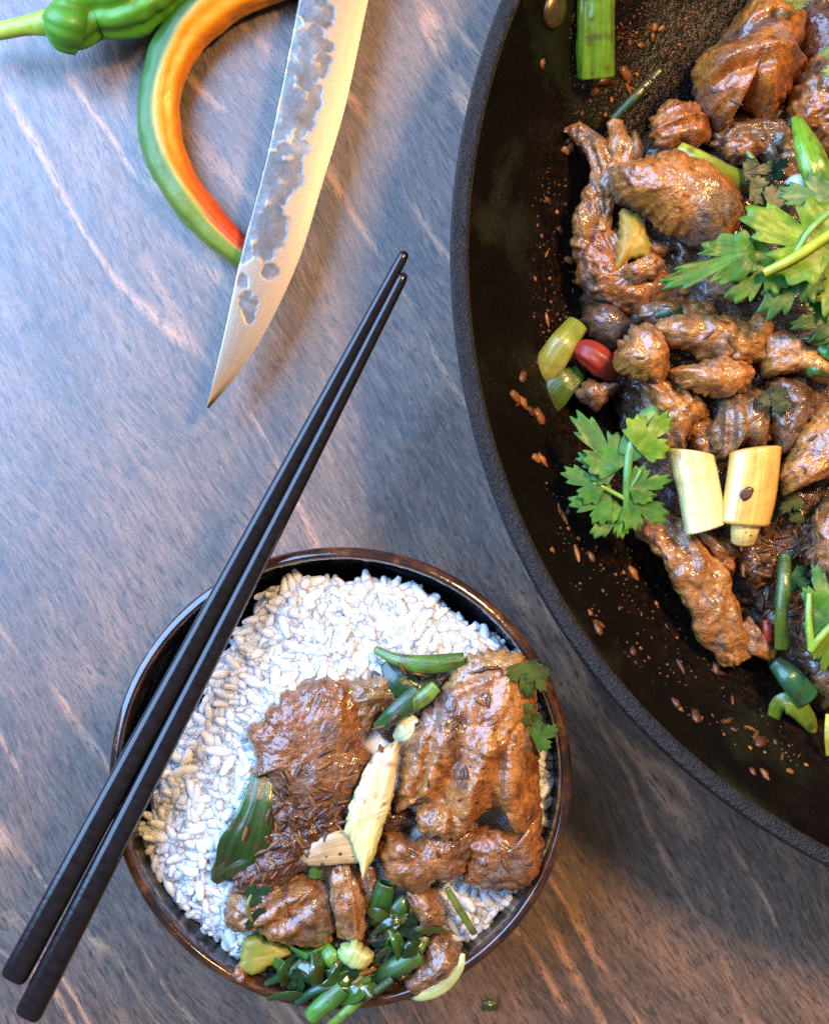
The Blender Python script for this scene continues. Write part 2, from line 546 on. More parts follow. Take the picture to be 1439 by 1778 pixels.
# ------------------------------------------------------------------ pan
PZ = 62.0
pc, PR = fit_circle([(881, 0), (835, 114), (803, 229), (785, 366), (785, 430), (790, 540), (805, 640), (835, 780), (876, 900), (932, 1000), (981, 1089), (1053, 1190), (1142, 1286), (1222, 1363), (1303, 1423), (1419, 1495)], PZ)
PR *= 1.005
pan = thing("frying_pan", "large black cast iron pan of stir fried meat and herbs", "pan", pc)
pz = PZ * mm
PAN_IN = [(PR - 0.0050, pz - 0.0010), (PR - 0.0060, pz - 0.0040), (PR - 0.0105, pz - 0.012), (PR - 0.022, pz - 0.0285), (PR - 0.036, pz - 0.043), (PR - 0.052, 0.0105), (PR - 0.072, 0.0065), (0.05, 0.006), (0.002, 0.006)]
lathe("pan_outside", [(0.004, 0.0), (PR - 0.066, 0.0), (PR - 0.050, 0.004), (PR - 0.028, 0.020), (PR - 0.008, 0.046), (PR - 0.0005, pz - 0.006)], pc, M_RIM, pan, 420)
lathe("rim", [(PR - 0.0005, pz - 0.006), (PR, pz - 0.0025), (PR - 0.0007, pz - 0.0004), (PR - 0.0022, pz), (PR - 0.0040, pz - 0.0002), (PR - 0.0050, pz - 0.0010)], pc, M_RIM, pan, 420, wob=0.0008)
lathe("pan_inside", PAN_IN, pc, M_PAN, pan, 420)
_pr = open_curve(np.asarray(PAN_IN), 200)[::-1]


def pan_z(x, y):
    return np.interp(np.hypot(x - pc[0], y - pc[1]), _pr[:, 0], _pr[:, 1])


def on_pan(px, py):
    z = 30.0
    for _ in range(60):
        p = at(px, py, z)
        z = 0.6 * z + 0.4 * float(pan_z(p[0], p[1])) * 1000
    return at(px, py, z)


def pan_frame(p):
    """outward-sloping frame of the pan wall at point p: normal"""
    e = 0.001
    dzx = (pan_z(p[0] + e, p[1]) - pan_z(p[0] - e, p[1])) / (2 * e)
    dzy = (pan_z(p[0], p[1] + e) - pan_z(p[0], p[1] - e)) / (2 * e)
    n = np.array([-dzx, -dzy, 1.0]); return n / np.linalg.norm(n)


rp = on_pan(962, 18); rn = pan_frame(rp)
zq = Vector(rn).to_track_quat('Z', 'Y').to_matrix()
u_ = np.linspace(0, np.pi / 2, 9); th = np.linspace(0, 2 * np.pi, 24, endpoint=False)
Vr = np.array([(0.0052 * math.sin(a) * math.cos(b), 0.0052 * math.sin(a) * math.sin(b), 0.0024 * math.cos(a)) for a in u_ for b in th])
Vr = Vr @ np.array(zq).T + rp
obj("rivet", Vr, [grid_faces(9, 24)], M_BRASS, pan)


# ------------------------------------------------------------------ food builders
def meat_colors(P, tint, seed, amt=1.0, axis=None):
    """brown, browner, greyer and fatty zones of cooked meat"""
    t = np.asarray(tint, float) * np.array([1.02, 0.87, 0.42])
    a = fbm(P / 0.0075, seed + 1, 3); b = fbm(P / 0.0032, seed + 7, 3); c = fbm(P / 0.013, seed + 13, 2)
    col = np.tile(t, (len(P), 1))
    grey = np.array([t.mean() * 1.0, t.mean() * 0.80, t.mean() * 0.66]) * 1.1
    col = lerp(col, grey, (sstep(0.02, 0.45, c) * 0.7 * amt)[:, None])
    col = lerp(col, t * np.array([1.5, 1.7, 2.1]), (sstep(0.12, 0.5, a) * 0.7 * amt)[:, None])
    col = lerp(col, t * np.array([0.26, 0.19, 0.15]), (sstep(0.10, 0.42, -b) * 0.85 * amt)[:, None])
    col = lerp(col, t * np.array([0.40, 0.30, 0.22]), (sstep(0.10, 0.5, -a) * 0.75 * amt)[:, None])
    return np.clip(col, 0.002, 1)


def rough_disp(P, seed, lump=(0.006, 0.0011), fine=(0.0017, 0.00030), fold=None):
    d = lump[1] * fbm(P / lump[0], seed, 2) + fine[1] * fbm(P / fine[0], seed + 5, 3)
    d = d + fine[1] * 0.7 * (0.35 - np.abs(fbm(P / (fine[0] * 1.5), seed + 15, 2)) * 1.6)
    d = d - lump[1] * 0.7 * np.clip(1 - np.abs(noise(P / (lump[0] * 1.6), seed + 19)) * 9, 0, 1) * sstep(-0.1, 0.4, noise(P / 0.009, seed + 23))
    fa = seed * 1.7
    qf = np.stack([(P[:, 0] * math.cos(fa) + P[:, 1] * math.sin(fa)) / 0.009, (-P[:, 0] * math.sin(fa) + P[:, 1] * math.cos(fa)) / 0.0012, P[:, 2] / 0.003], -1)
    qf[:, 1] += 1.2 * fbm(P / 0.008, seed + 61, 2)
    d = d + 0.00020 * (0.4 - np.abs(noise(qf, seed + 62)) * 1.5) * sstep(-0.3, 0.3, noise(P / 0.010, seed + 63))
    if fold is not None:
        ang, wl, amp = fold
        a = math.radians(ang); ca, sa = math.cos(a), math.sin(a)
        q = np.stack([(P[:, 0] * ca + P[:, 1] * sa) / (wl * 7), (-P[:, 0] * sa + P[:, 1] * ca) / wl, P[:, 2] / (wl * 3)], -1)
        q[:, 1] += 0.30 * fbm(P / 0.007, seed + 21, 2)
        n = noise(q, seed + 9)
        d = d + amp * (0.55 - np.abs(n) * 2.0)
    return d


def blob(name, poly, z, th, mat, seed=0, tilt=(0, 0), arch=(0, 0), tint=None, lump=(0.006, 0.0011), fine=(0.0017, 0.0003), fold=None,
         edge=2.6, ragged=0.0007, parent=None, center=None, colf=None, amt=1.0, step=2.6, under=0.55, smooth=0.5, uvdir=None, ridges=(), stains=()):
    """a slab or lump whose outline is poly (picture points at height z mm), th mm thick above its edge plane"""
    poly = np.asarray(poly, float)
    per = np.linalg.norm(np.roll(poly, -1, 0) - poly, axis=1).sum()
    ns = int(np.clip(per / step, 28, 420))
    B = closed_curve(poly, ns, smooth)
    c = np.asarray(center, float) if center is not None else B.mean(0)
    uva = None if uvdir is None else math.radians(uvdir)
    W = at(B[:, 0], B[:, 1], np.full(ns, z)); C = at(c[0], c[1], z)
    if np.cross(W[0, :2] - C[:2], W[1, :2] - C[:2]) < 0: W = W[::-1]
    rad = np.linalg.norm(W - C, axis=1); rm = rad.mean()
    if ragged:
        kr = ragged / rad * (fbm(W / 0.0022, seed + 31, 3) * 2.6)
    else:
        kr = np.zeros(ns)
    nt = int(np.clip(rm / pxm(z) / step, 7, 70)); nb = max(4, nt // 4)
    phi = np.r_[np.linspace(0.03, np.pi / 2, nt), np.linspace(np.pi / 2, np.pi - 0.08, nb)[1:]]
    s = np.sin(phi) ** 0.85
    top = phi <= np.pi / 2 + 1e-6
    prof = np.sqrt(np.clip(1 - s ** edge, 0, 1)) * np.where(top, 1.0, -under)
    th_m = th * mm
    P = C + (W - C)[None] * (s[:, None] * (1 + kr[None] * (s[:, None] ** 5)))[..., None]
    x = (P[..., 0] - C[0]); y = (P[..., 1] - C[1])
    zz = prof[:, None] * th_m + tilt[0] * x + tilt[1] * y
    zz = zz - arch[0] * th_m * (x / rm) ** 2 - arch[1] * th_m * (y / rm) ** 2
    P = P.copy(); P[..., 2] += zz
    V = P.reshape(-1, 3)
    # outward directions
    dirn = np.empty_like(P)
    rr = (W - C) / np.linalg.norm(W - C, axis=1, keepdims=True)
    dirn[:] = rr[None] * (s ** 4)[:, None, None]
    dirn[..., 2] += np.where(top, 1, -1)[:, None] * (np.abs(np.cos(phi)) + 0.12)[:, None]
    N = dirn.reshape(-1, 3); N /= np.linalg.norm(N, axis=1, keepdims=True)
    d = rough_disp(V, seed, lump, fine, fold)
    topm = np.repeat(top, ns)
    for (x1, y1, x2, y2, w_, h_) in ridges:
        A_, B_ = at(x1, y1, z + th), at(x2, y2, z + th)
        ab = (B_ - A_)[:2]; tt_ = np.clip(((V[:, :2] - A_[:2]) @ ab) / (ab @ ab), 0, 1)
        wv = V[:, :2] + 0.0012 * np.stack([noise(V / 0.006, seed + 41), noise(V / 0.006, seed + 42)], -1)
        ds = np.linalg.norm(wv - A_[:2] - tt_[:, None] * ab, axis=1) / (w_ * pxm(z))
        V[:, 2] += np.where(topm, h_ * mm * np.exp(-ds ** 2), 0)
    V = V + N * d[:, None]
    i0 = len(V); nr = len(phi)
    V = np.vstack([V, V[:ns].mean(0), V[-ns:].mean(0)])
    F = [grid_faces(nr, ns, flip=True), fan(i0, 0, ns, flip=True), fan(i0 + 1, (nr - 1) * ns, ns)]
    if colf is not None: col = colf(V)
    else: col = meat_colors(V, tint if tint is not None else (0.2, 0.08, 0.03), seed, amt)
    for (x1, y1, x2, y2, w_, sc) in stains:
        A_, B_ = at(x1, y1, z + th), at(x2, y2, z + th)
        ab = (B_ - A_)[:2]; tt_ = np.clip(((V[:, :2] - A_[:2]) @ ab) / (ab @ ab + 1e-12), 0, 1)
        ds = np.linalg.norm(V[:, :2] - A_[:2] - tt_[:, None] * ab, axis=1) / (w_ * pxm(z)) + 0.55 * fbm(V / 0.003, seed + 51, 3)
        col = lerp(col, np.asarray(sc), (0.85 * sstep(1.2, 0.4, ds))[:, None])
    uv = np.zeros((len(V), 2)); uv[:, 0] = V[:, 0] * 60; uv[:, 1] = V[:, 1] * 60
    if uva is not None:
        uv[:, 0] = (-V[:, 0] * math.sin(uva) + V[:, 1] * math.cos(uva)) * 28; uv[:, 1] = (V[:, 0] * math.cos(uva) + V[:, 1] * math.sin(uva)) * 30
    return obj(name, V, F, mat, parent, col=col, uv=uv)


def tube(name, pts, mat, c0, c1=None, flat=1.0, wall=0.0, seed=0, nring=None, nseg=28, ridge=0.0, parent=None, rough=None, roll=0.0,
         colf=None, dome=0.14, endcut=(0, 0), bumpn=0.0, stain=0.0):
    """a tube or strip along pts = [(px, py, z mm, half width px)...]; wall > 0 leaves it hollow with open ends"""
    P = np.asarray(pts, float)
    L = np.linalg.norm(np.diff(P[:, :2], axis=0), axis=1).sum()
    n = nring or int(np.clip(L / 3.0, 12, 160))
    C = open_curve(P, n)
    W = at(C[:, 0], C[:, 1], C[:, 2]); R = C[:, 3] * np.array([pxm(z) for z in C[:, 2]])
    T = np.gradient(W, axis=0); T /= np.linalg.norm(T, axis=1, keepdims=True)
    side = np.cross(T, np.array([0, 0, 1.0])); side /= np.linalg.norm(side, axis=1, keepdims=True)
    upv = np.cross(side, T)
    if roll:
        a = math.radians(roll); side, upv = side * math.cos(a) + upv * math.sin(a), upv * math.cos(a) - side * math.sin(a)
    th = np.linspace(0, 2 * np.pi, nseg, endpoint=False)
    t = np.linspace(0, 1, n)

    def shell(scale_r, cut=True):
        Rr = R + scale_r
        rr = np.ones((n, nseg))
        if ridge: rr = rr * (1 + ridge * noise(np.stack([np.cos(th) * 2.2 + 0 * t[:, None], np.sin(th) * 2.2 + 0 * t[:, None], 0.8 * t[:, None] + 0 * th], -1), seed))
        if bumpn: rr = rr * (1 + bumpn * fbm(np.stack([np.cos(th) + 0 * t[:, None], np.sin(th) + 0 * t[:, None], t[:, None] * L / 60 + 0 * th], -1), seed + 2, 3))
        X = W[:, None] + side[:, None] * (Rr[:, None] * rr * np.cos(th))[..., None] + upv[:, None] * (Rr[:, None] * rr * np.sin(th) * flat)[..., None]
        if endcut[0]: X = X + T[:, None] * (np.cos(th) * endcut[0] * R[0])[None, :, None] * (1 - sstep(0, 0.5, t))[:, None, None]
        if endcut[1]: X = X + T[:, None] * (np.cos(th) * endcut[1] * R[-1])[None, :, None] * sstep(0.5, 1, t)[:, None, None]
        return X
    X = shell(0.0)
    uvo = np.stack([np.tile(th / (2 * np.pi), (n, 1)), np.tile(t[:, None] * L / 200.0, (1, nseg))], -1).reshape(-1, 2)
    V = X.reshape(-1, 3)
    if rough is not None:
        d = rough_disp(V, seed, **rough)
        N = (X - W[:, None]).reshape(-1, 3); N /= np.linalg.norm(N, axis=1, keepdims=True) + 1e-9
        V = V + N * d[:, None]
    tt = np.repeat(t, nseg)
    if wall:
        Y = shell(-wall).reshape(-1, 3)
        F = [grid_faces(n, nseg, flip=True), grid_faces(n, nseg) + n * nseg]
        j = np.arange(nseg); k = (j + 1) % nseg; o2 = n * nseg; e = (n - 1) * nseg
        F.append(np.stack([j, k, o2 + k, o2 + j], -1)); F.append(np.stack([e + k, e + j, o2 + e + j, o2 + e + k], -1))
        Vall = np.vstack([V, Y]); tt = np.r_[tt, tt]; uv = np.vstack([uvo, uvo])
    else:
        caps = []; Vc = []; ct = []
        Vall = V; F = [grid_faces(n, nseg, flip=True)]
        base = len(V); extra = []; uve = []
        for end, sgn in ((0, -1), (n - 1, 1)):
            ring = V[end * nseg:(end + 1) * nseg]; cen = ring.mean(0); prev = end * nseg
            for q in (0.35, 0.65, 0.9):
                a = q * np.pi / 2
                rg = cen + (ring - cen) * math.cos(a) + T[end] * sgn * dome * R[end] * math.sin(a)
                st = base + sum(len(x) for x in extra); extra.append(rg); uve.append(uvo[end * nseg:(end + 1) * nseg])
                j = np.arange(nseg); k = (j + 1) % nseg
                f = np.stack([prev + j, prev + k, st + k, st + j], -1)
                F.append(f[:, ::-1] if sgn > 0 else f); prev = st
            cp = base + sum(len(x) for x in extra); extra.append((cen + T[end] * sgn * dome * R[end])[None]); uve.append(uvo[end * nseg:end * nseg + 1])
            F.append(fan(cp, prev, nseg, flip=(sgn < 0)))
            tt = np.r_[tt, np.full(3 * nseg + 1, t[end])]
        Vall = np.vstack([V] + extra); uv = np.vstack([uvo] + uve)
    c0 = np.asarray(c0, float); c1 = c0 if c1 is None else np.asarray(c1, float)
    if colf is not None: col = colf(Vall, tt, uv)
    else:
        k = np.clip(tt + 0.15 * fbm(Vall / 0.006, seed + 3, 2), 0, 1)
        col = lerp(c0, c1, k[:, None]) * (1 + 0.30 * fbm(Vall / 0.004, seed + 8, 2))[:, None]
        if stain: col = lerp(col, np.array((0.07, 0.032, 0.010)), (stain * sstep(0.02, 0.4, fbm(Vall / 0.0035, seed + 14, 3)))[:, None])
    return obj(name, Vall, F, mat, parent, col=np.clip(col, 0.001, 1), uv=uv)


def meat_strip(name, pts, seed, tint, flat=0.6, fold=None, lump=(0.006, 0.0012), fine=(0.0016, 0.00032), parent=None, amt=1.0):
    return tube(name, pts, M_MEAT, tint, flat=flat, seed=seed, nseg=64, bumpn=0.16, rough=dict(lump=lump, fine=fine, fold=fold), parent=parent,
                colf=lambda V, t, uv: meat_colors(V, tint, seed, amt))


def leaf(parent, base, tip, width, z, seed=0, lobes=5, depth=0.42, col=(0.06, 0.17, 0.02), col2=None, cup=0.25, tilt=0.0, teeth=0.30, name="leaf"):
    """a lobed herb leaf growing from base to tip (picture points); both faces built, a fifth of a millimetre apart"""
    b = np.asarray(base, float); tp = np.asarray(tip, float)
    L = np.linalg.norm(tp - b); d = (tp - b) / L; s = np.array([-d[1], d[0]])
    nth, nr = 216, 10
    th = np.linspace(-2.15, 2.15, nth)
    rng = np.random.RandomState(seed + 5)
    if lobes <= 2:
        r = np.cos(th / 2.15 * np.pi / 2 * 0.9) ** 0.5; lob = np.ones(nth); cs_ = np.array([0.0])
    else:
        cs_ = np.linspace(-1.28, 1.28, 3) if lobes == 3 else np.linspace(-1.62, 1.62, 5)
        hw = 0.62 if lobes == 3 else 0.40
        kx, ky = [-2.15], [0.12]
        for ci, c_ in enumerate(cs_):
            sc_ = rng.uniform(0.92, 1.06) * (1.0 - 0.13 * abs(c_))
            for (o_, v_) in ((-1.0, 1 - depth - 0.30), (-0.74, 0.86), (-0.50, 0.70), (-0.25, 1.02), (0.0, 0.82), (0.25, 1.02), (0.50, 0.70), (0.74, 0.86)):
                kx.append(c_ + (o_ + rng.uniform(-0.05, 0.05)) * hw); ky.append(v_ * sc_ * rng.uniform(0.94, 1.05))
        kx.append(2.15); ky.append(0.12)
        r = np.interp(th, kx, ky)
        k_ = np.array([1, 2, 3, 4, 5, 4, 3, 2, 1.0]); r = np.convolve(np.pad(r, 4, 'edge'), k_ / k_.sum(), 'valid')
        lob = np.clip(1 - np.min(np.abs(th[:, None] - cs_[None]), 1) / hw, 0, 1)
    rr = np.linspace(0.04, 1, nr)
    base_off = 0.0
    U = (rr[:, None] * r * np.cos(th)) * L * 0.86 + 0.14 * L * rr[:, None] * (np.cos(th) > -2)
    S = rr[:, None] * r * np.sin(th) * width
    px = b[0] + d[0] * U + s[0] * S; py = b[1] + d[1] * U + s[1] * S
    W = at(px, py, np.full(px.shape, z))
    m = pxm(z)
    q = rr[:, None] * np.ones(nth)
    fold_ = (1 - lob)[None] * q
    W[..., 2] += (cup * fold_ * 0.012 * L - cup * 0.09 * L * (q * r[None]) ** 2 * (0.6 + 0.4 * np.cos(2 * th))[None]) * m
    W[..., 2] += 0.05 * L * m * fbm(np.stack([px / 45, py / 45, 0 * px], -1), seed, 2)
    W[..., 2] += tilt * U * m
    dv = np.min(np.abs(th[:, None] - cs_[None]), 1)[None] * q
    vein = np.clip(1 - dv / 0.035, 0, 1) * (1 - q * 0.6) + 0.35 * np.clip(1 - np.abs(((th[None] * 4.5 + q * 1.2) % 1.0) - 0.5) * 9, 0, 1) * q
    c = np.asarray(col, float); c2 = np.asarray(col2 if col2 is not None else c * np.array([1.5, 1.25, 1.1]), float)
    k = sstep(-0.3, 0.45, fbm(W.reshape(-1, 3) / 0.007, seed + 2, 2))
    cc = lerp(c, c2, k[:, None]); cc = lerp(cc, c2 * np.array([1.6, 1.35, 1.5]), 0.55 * vein.reshape(-1)[:, None])
    V1 = W.reshape(-1, 3); V2 = V1 - np.array([0, 0, 0.00012])
    n0 = len(V1)
    edge = (nr - 1) * nth + np.arange(nth - 1)
    cr = np.cross(W[1, 70] - W[0, 70], W[1, 71] - W[1, 70])
    fl = cr[2] < 0
    F = [grid_faces(nr, nth, closed=False, flip=not fl) , grid_faces(nr, nth, closed=False, flip=fl) + n0,
         np.stack([edge, edge + 1, edge + 1 + n0, edge + n0], -1)]
    return obj(name, np.vstack([V1, V2]), F, M_LEAF, parent, col=np.clip(np.vstack([cc, cc]), 0.002, 1))


BROWN = (0.235, 0.088, 0.028)
TAN = (0.30, 0.135, 0.055)
ORANGE = (0.34, 0.115, 0.022)
GREY = (0.20, 0.125, 0.085)
DARK = (0.085, 0.036, 0.020)
GREEN = (0.040, 0.130, 0.012)
DGREEN = (0.012, 0.050, 0.012)
LGREEN = (0.16, 0.30, 0.03)
YGREEN = (0.30, 0.36, 0.045)
CREAM = (0.66, 0.62, 0.34)
YELLOW = (0.55, 0.40, 0.10)

# ------------------------------------------------------------------ rice heap
RICE_POLY = [(470, 1035), (505, 1006), (560, 1012), (640, 1006), (740, 1032), (775, 1068), (850, 1104), (900, 1150), (945, 1250), (952, 1380), (925, 1530), (880, 1590), (820, 1632),
             (700, 1690), (560, 1712), (450, 1690), (405, 1668), (335, 1596), (268, 1528), (256, 1450), (298, 1330), (356, 1212), (414, 1110)]
RICE_POLY = [((594 + (x - 594) * min(1, 358 / math.hypot(x - 594, y - 1343))), 1343 + (y - 1343) * min(1, 358 / math.hypot(x - 594, y - 1343))) for x, y in RICE_POLY]
mound = blob("rice_heap", RICE_POLY, 41, 10, M_RICE, seed=3, colf=lambda V: np.full((len(V), 3), 0.8), lump=(0.012, 0.0024), fine=(0.004, 0.0007), ragged=0.0, edge=2.4, step=5)
mound["kind"] = "stuff"; mound["label"] = "heap of cooked white rice filling the black bowl"


def grain_mesh(name, L, r, bend, seed):
    nr, ns = 9, 8
    t = np.linspace(0, 1, nr); th = np.linspace(0, 2 * np.pi, ns, endpoint=False)
    R = r * np.sin(np.pi * np.clip(t, 0.035, 0.965)) ** 0.40
    rg = np.random.RandomState(seed)
    R = R * (1 + 0.10 * rg.uniform(-1, 1, nr))
    x = (t - 0.5) * L; y = bend * ((t - 0.5) * 2) ** 2
    V = np.stack([np.repeat(x, ns), np.repeat(y, ns) + (R[:, None] * np.cos(th)).ravel(), (0.82 * R[:, None] * np.sin(th)).ravel()], -1)
    V = np.vstack([V, [x[0] - 0.0002, y[0], 0], [x[-1] + 0.0002, y[-1], 0]])
    F = [grid_faces(nr, ns, flip=True), fan(nr * ns, 0, ns, flip=False), fan(nr * ns + 1, (nr - 1) * ns, ns, flip=True)]
    return V, F


GRAINS = [grain_mesh("grain", L, r, b, i) for i, (L, r, b) in enumerate([(0.0080, 0.00178, 0.0004), (0.0072, 0.00184, -0.0003), (0.0086, 0.00172, 0.0007),
                                                                            (0.0066, 0.00186, 0.0002), (0.0078, 0.00170, -0.0006), (0.0090, 0.00174, 0.0003)])]
GMESH = []
for i, (V, F) in enumerate(GRAINS):
    me = mesh_of("rice_grain", V, F); me.materials.append(M_RICE); GMESH.append(me)

from mathutils.bvhtree import BVHTree


def bvh_of(ob):
    me = ob.data; mw = Matrix.Translation(WPOS[ob.name])
    return BVHTree.FromPolygons([mw @ v.co for v in me.vertices], [tuple(p.vertices) for p in me.polygons])


def in_poly(x, y, poly):
    c = False; n = len(poly)
    for i in range(n):
        x1, y1 = poly[i]; x2, y2 = poly[(i + 1) % n]
        if (y1 > y) != (y2 > y) and x < (x2 - x1) * (y - y1) / (y2 - y1) + x1: c = not c
    return c


def grow(poly, k, c=None):
    P = np.asarray(poly, float); c = P.mean(0) if c is None else np.asarray(c)
    return [tuple(q) for q in c + (P - c) * k]


# where meat and greens hide the rice
COVER = [(500, 1215), (560, 1195), (680, 1190), (700, 1160), (790, 1165), (880, 1150), (925, 1200), (930, 1290), (925, 1500), (870, 1530), (800, 1525), (765, 1560), (800, 1640), (700, 1700), (470, 1690), (440, 1630), (410, 1600), (400, 1530),
         (440, 1440), (455, 1350), (460, 1290)]
mb = bvh_of(mound)
rng = random.Random(5)


def dart(n, dmin, poly, avoid, tries=14000):
    pts = []; cell = {}
    xs = [p[0] for p in poly]; ys = [p[1] for p in poly]
    for _ in range(tries):
        x, y = rng.uniform(min(xs), max(xs)), rng.uniform(min(ys), max(ys))
        if not in_poly(x, y, poly) or (avoid and in_poly(x, y, avoid)): continue
        k = (int(x // dmin), int(y // dmin))
        if any((x - a) ** 2 + (y - b) ** 2 < dmin * dmin for i in (-1, 0, 1) for j in (-1, 0, 1) for a, b in cell.get((k[0] + i, k[1] + j), ())): continue
        cell.setdefault(k, []).append((x, y)); pts.append((x, y))
        if len(pts) >= n: break
    return pts


def grain_matrix(x, y, lift, pitch=30):
    d = Vector(ray(x, y)); h = mb.ray_cast(Vector(CAM_LOC), d)
    if h[0] is None:
        return None
    p, nrm = h[0], h[1]
    if nrm.z < 0: nrm = -nrm
    nrm = (nrm + Vector((0, 0, 1.2))).normalized()
    q = nrm.to_track_quat('Z', 'Y').to_matrix()
    R = q @ Matrix.Rotation(rng.uniform(0, 6.283), 3, 'Z') @ Matrix.Rotation(math.radians(rng.gauss(0, pitch)), 3, 'Y') @ Matrix.Rotation(rng.uniform(0, 6.28), 3, 'X')
    return Matrix.Translation(p + nrm * lift) @ R.to_4x4()


TOPP = dart(295, 17.5, grow(RICE_POLY, 0.995, (594, 1343)), COVER)
for (x, y) in TOPP:
    M = grain_matrix(x, y, rng.uniform(0.0000, 0.0014), 15)
    if M is None: continue
    g = bpy.data.objects.new("rice_grain", rng.choice(GMESH)); COL.objects.link(g)
    g.matrix_world = M
    tag(g, "single cooked white rice grain on the heap of rice in the bowl", "rice grain", "white rice grains on top of the heap")
Vs = []; Fs = []; off = 0
for (x, y) in dart(1300, 10.0, grow(RICE_POLY, 1.0, (594, 1343)), grow(COVER, 0.86, (660, 1400)), 40000):
    M = grain_matrix(x, y, rng.uniform(-0.0004, 0.0008), 16)
    if M is None: continue
    V, F = GRAINS[rng.randrange(6)]
    A = np.array(M); Vs.append(V @ A[:3, :3].T + A[:3, 3]); Fs.append([f + off for f in F]); off += len(V)
rs = obj("cooked_rice", np.vstack(Vs), [np.vstack([f[0] for f in Fs]), np.vstack([np.vstack(f[1:]) for f in Fs])], M_RICE)
rs["kind"] = "stuff"; rs["label"] = "smaller and deeper rice grains packed between the upper ones"


# ------------------------------------------------------------------ meat in the bowl
def T(o, label, cat="meat", group=None):
    return tag(o, label, cat, group)


def slab(poly, z, th, seed, tint, label, name="meat_slice", mat=None, **kw):
    o = blob(name, poly, z, th, mat or M_MEAT, seed=seed, tint=tint, **kw)
    return T(o, label)


slab([(520, 1190), (560, 1172), (620, 1180), (690, 1163), (706, 1195), (662, 1238), (640, 1285), (590, 1262), (530, 1232)], 50, 6, 21, GREY, "greyish ragged meat slice behind the flat brown slice in the bowl", fold=(20, 0.004, 0.0009))
slab([(428, 1272), (452, 1252), (468, 1224), (500, 1200), (530, 1184), (575, 1176), (612, 1190), (632, 1225), (634, 1290), (648, 1325), (625, 1370), (590, 1415), (540, 1425), (490, 1385), (458, 1338), (434, 1348), (440, 1310)],
     52, 8, 22, (0.225, 0.083, 0.026), "flat rough brown meat slice next to the white rice in the bowl", lump=(0.010, 0.0012), fine=(0.0020, 0.00040), edge=3.2, amt=0.8)
slab([(470, 1350), (520, 1362), (600, 1372), (622, 1352), (618, 1440), (600, 1492), (530, 1510), (480, 1545), (420, 1556), (402, 1530), (436, 1470), (452, 1400)],
     52, 7, 23, (0.11, 0.042, 0.022), "dark sauce soaked mince below the flat brown slice in the bowl", name="minced_meat", mat=M_MUSH, lump=(0.0045, 0.0022), fine=(0.0014, 0.0006))
slab([(757, 1245), (768, 1190), (800, 1147), (850, 1128), (905, 1136), (900, 1170), (850, 1210), (800, 1260)], 56, 6, 24, (0.33, 0.19, 0.095), "pale tan meat flap at the far end of the big ridged slice", lump=(0.009, 0.0008), amt=0.5)
slab([(690, 1285), (722, 1252), (752, 1215), (790, 1178), (850, 1152), (912, 1142), (928, 1185), (933, 1260), (938, 1340), (936, 1425), (900, 1445), (862, 1402), (822, 1425), (800, 1448), (762, 1432), (735, 1400), (705, 1402), (685, 1412), (688, 1350)],
     56, 9, 25, (0.36, 0.150, 0.050), "large glossy ridged meat slice along the bowl's right side", lump=(0.008, 0.0009), fine=(0.0018, 0.00026), amt=1.0, center=(825, 1290), arch=(0.35, 0),
     ridges=[(702, 1385, 735, 1255, 15, 2.0), (742, 1375, 778, 1245, 15, 2.2), (728, 1225, 900, 1152, 17, 2.2), (806, 1415, 846, 1300, 19, 3.6), (888, 1430, 898, 1240, 26, 2.2), (846, 1270, 880, 1200, 14, 1.2), (770, 1390, 800, 1300, 10, -1.8), (722, 1395, 752, 1290, 6, -1.8), (856, 1440, 872, 1320, 9, -1.4)],
     stains=[(770, 1215, 800, 1250, 16, (0.09, 0.03, 0.012)), (785, 1290, 800, 1360, 12, (0.12, 0.04, 0.012)), (840, 1160, 900, 1150, 9, (0.15, 0.05, 0.012)), (870, 1300, 880, 1400, 12, (0.20, 0.065, 0.014)), (700, 1310, 740, 1290, 7, (0.13, 0.045, 0.012))])
slab([(798, 1452), (850, 1428), (900, 1440), (936, 1405), (938, 1480), (930, 1520), (882, 1546), (830, 1540), (804, 1522), (808, 1480)], 53, 7, 26, (0.25, 0.095, 0.035), "brown meat slice under the ridged slice near the bowl rim", lump=(0.008, 0.001), fine=(0.002, 0.00035))
slab([(655, 1475), (680, 1443), (725, 1455), (745, 1425), (800, 1435), (832, 1430), (815, 1490), (795, 1525), (760, 1530), (730, 1547), (692, 1542), (668, 1515)], 54, 8, 27, (0.24, 0.098, 0.038), "lumpy brown meat slice right of the leek's pointed end", lump=(0.007, 0.0014))
slab([(728, 1395), (760, 1385), (800, 1400), (822, 1430), (795, 1450), (760, 1448), (730, 1440), (722, 1420)], 58, 7, 28, (0.33, 0.155, 0.07), "small pale folded meat bit in front of the ridged slice", lump=(0.004, 0.0013), fold=(80, 0.003, 0.0008))
slab([(703, 1532), (740, 1540), (768, 1565), (774, 1592), (752, 1608), (728, 1602), (712, 1565)], 52, 7, 29, (0.25, 0.115, 0.055), "small knobbly meat bit hanging below the lumpy slice", lump=(0.004, 0.0014))
slab([(388, 1580), (405, 1545), (440, 1542), (480, 1525), (530, 1513), (565, 1533), (582, 1575), (576, 1625), (540, 1642), (500, 1636), (455, 1622), (435, 1602), (402, 1614)], 51, 8, 30, (0.29, 0.135, 0.070), "pinkish brown folded meat slice at the bowl's lower left", lump=(0.006, 0.0010), ridges=[(428, 1612, 560, 1530, 13, 1.8), (400, 1600, 455, 1548, 12, 1.4), (470, 1632, 575, 1580, 14, 1.5), (440, 1575, 520, 1535, 7, -1.4)], stains=[(540, 1610, 500, 1590, 9, (0.08, 0.03, 0.015)), (430, 1540, 500, 1520, 10, (0.09, 0.035, 0.015))])
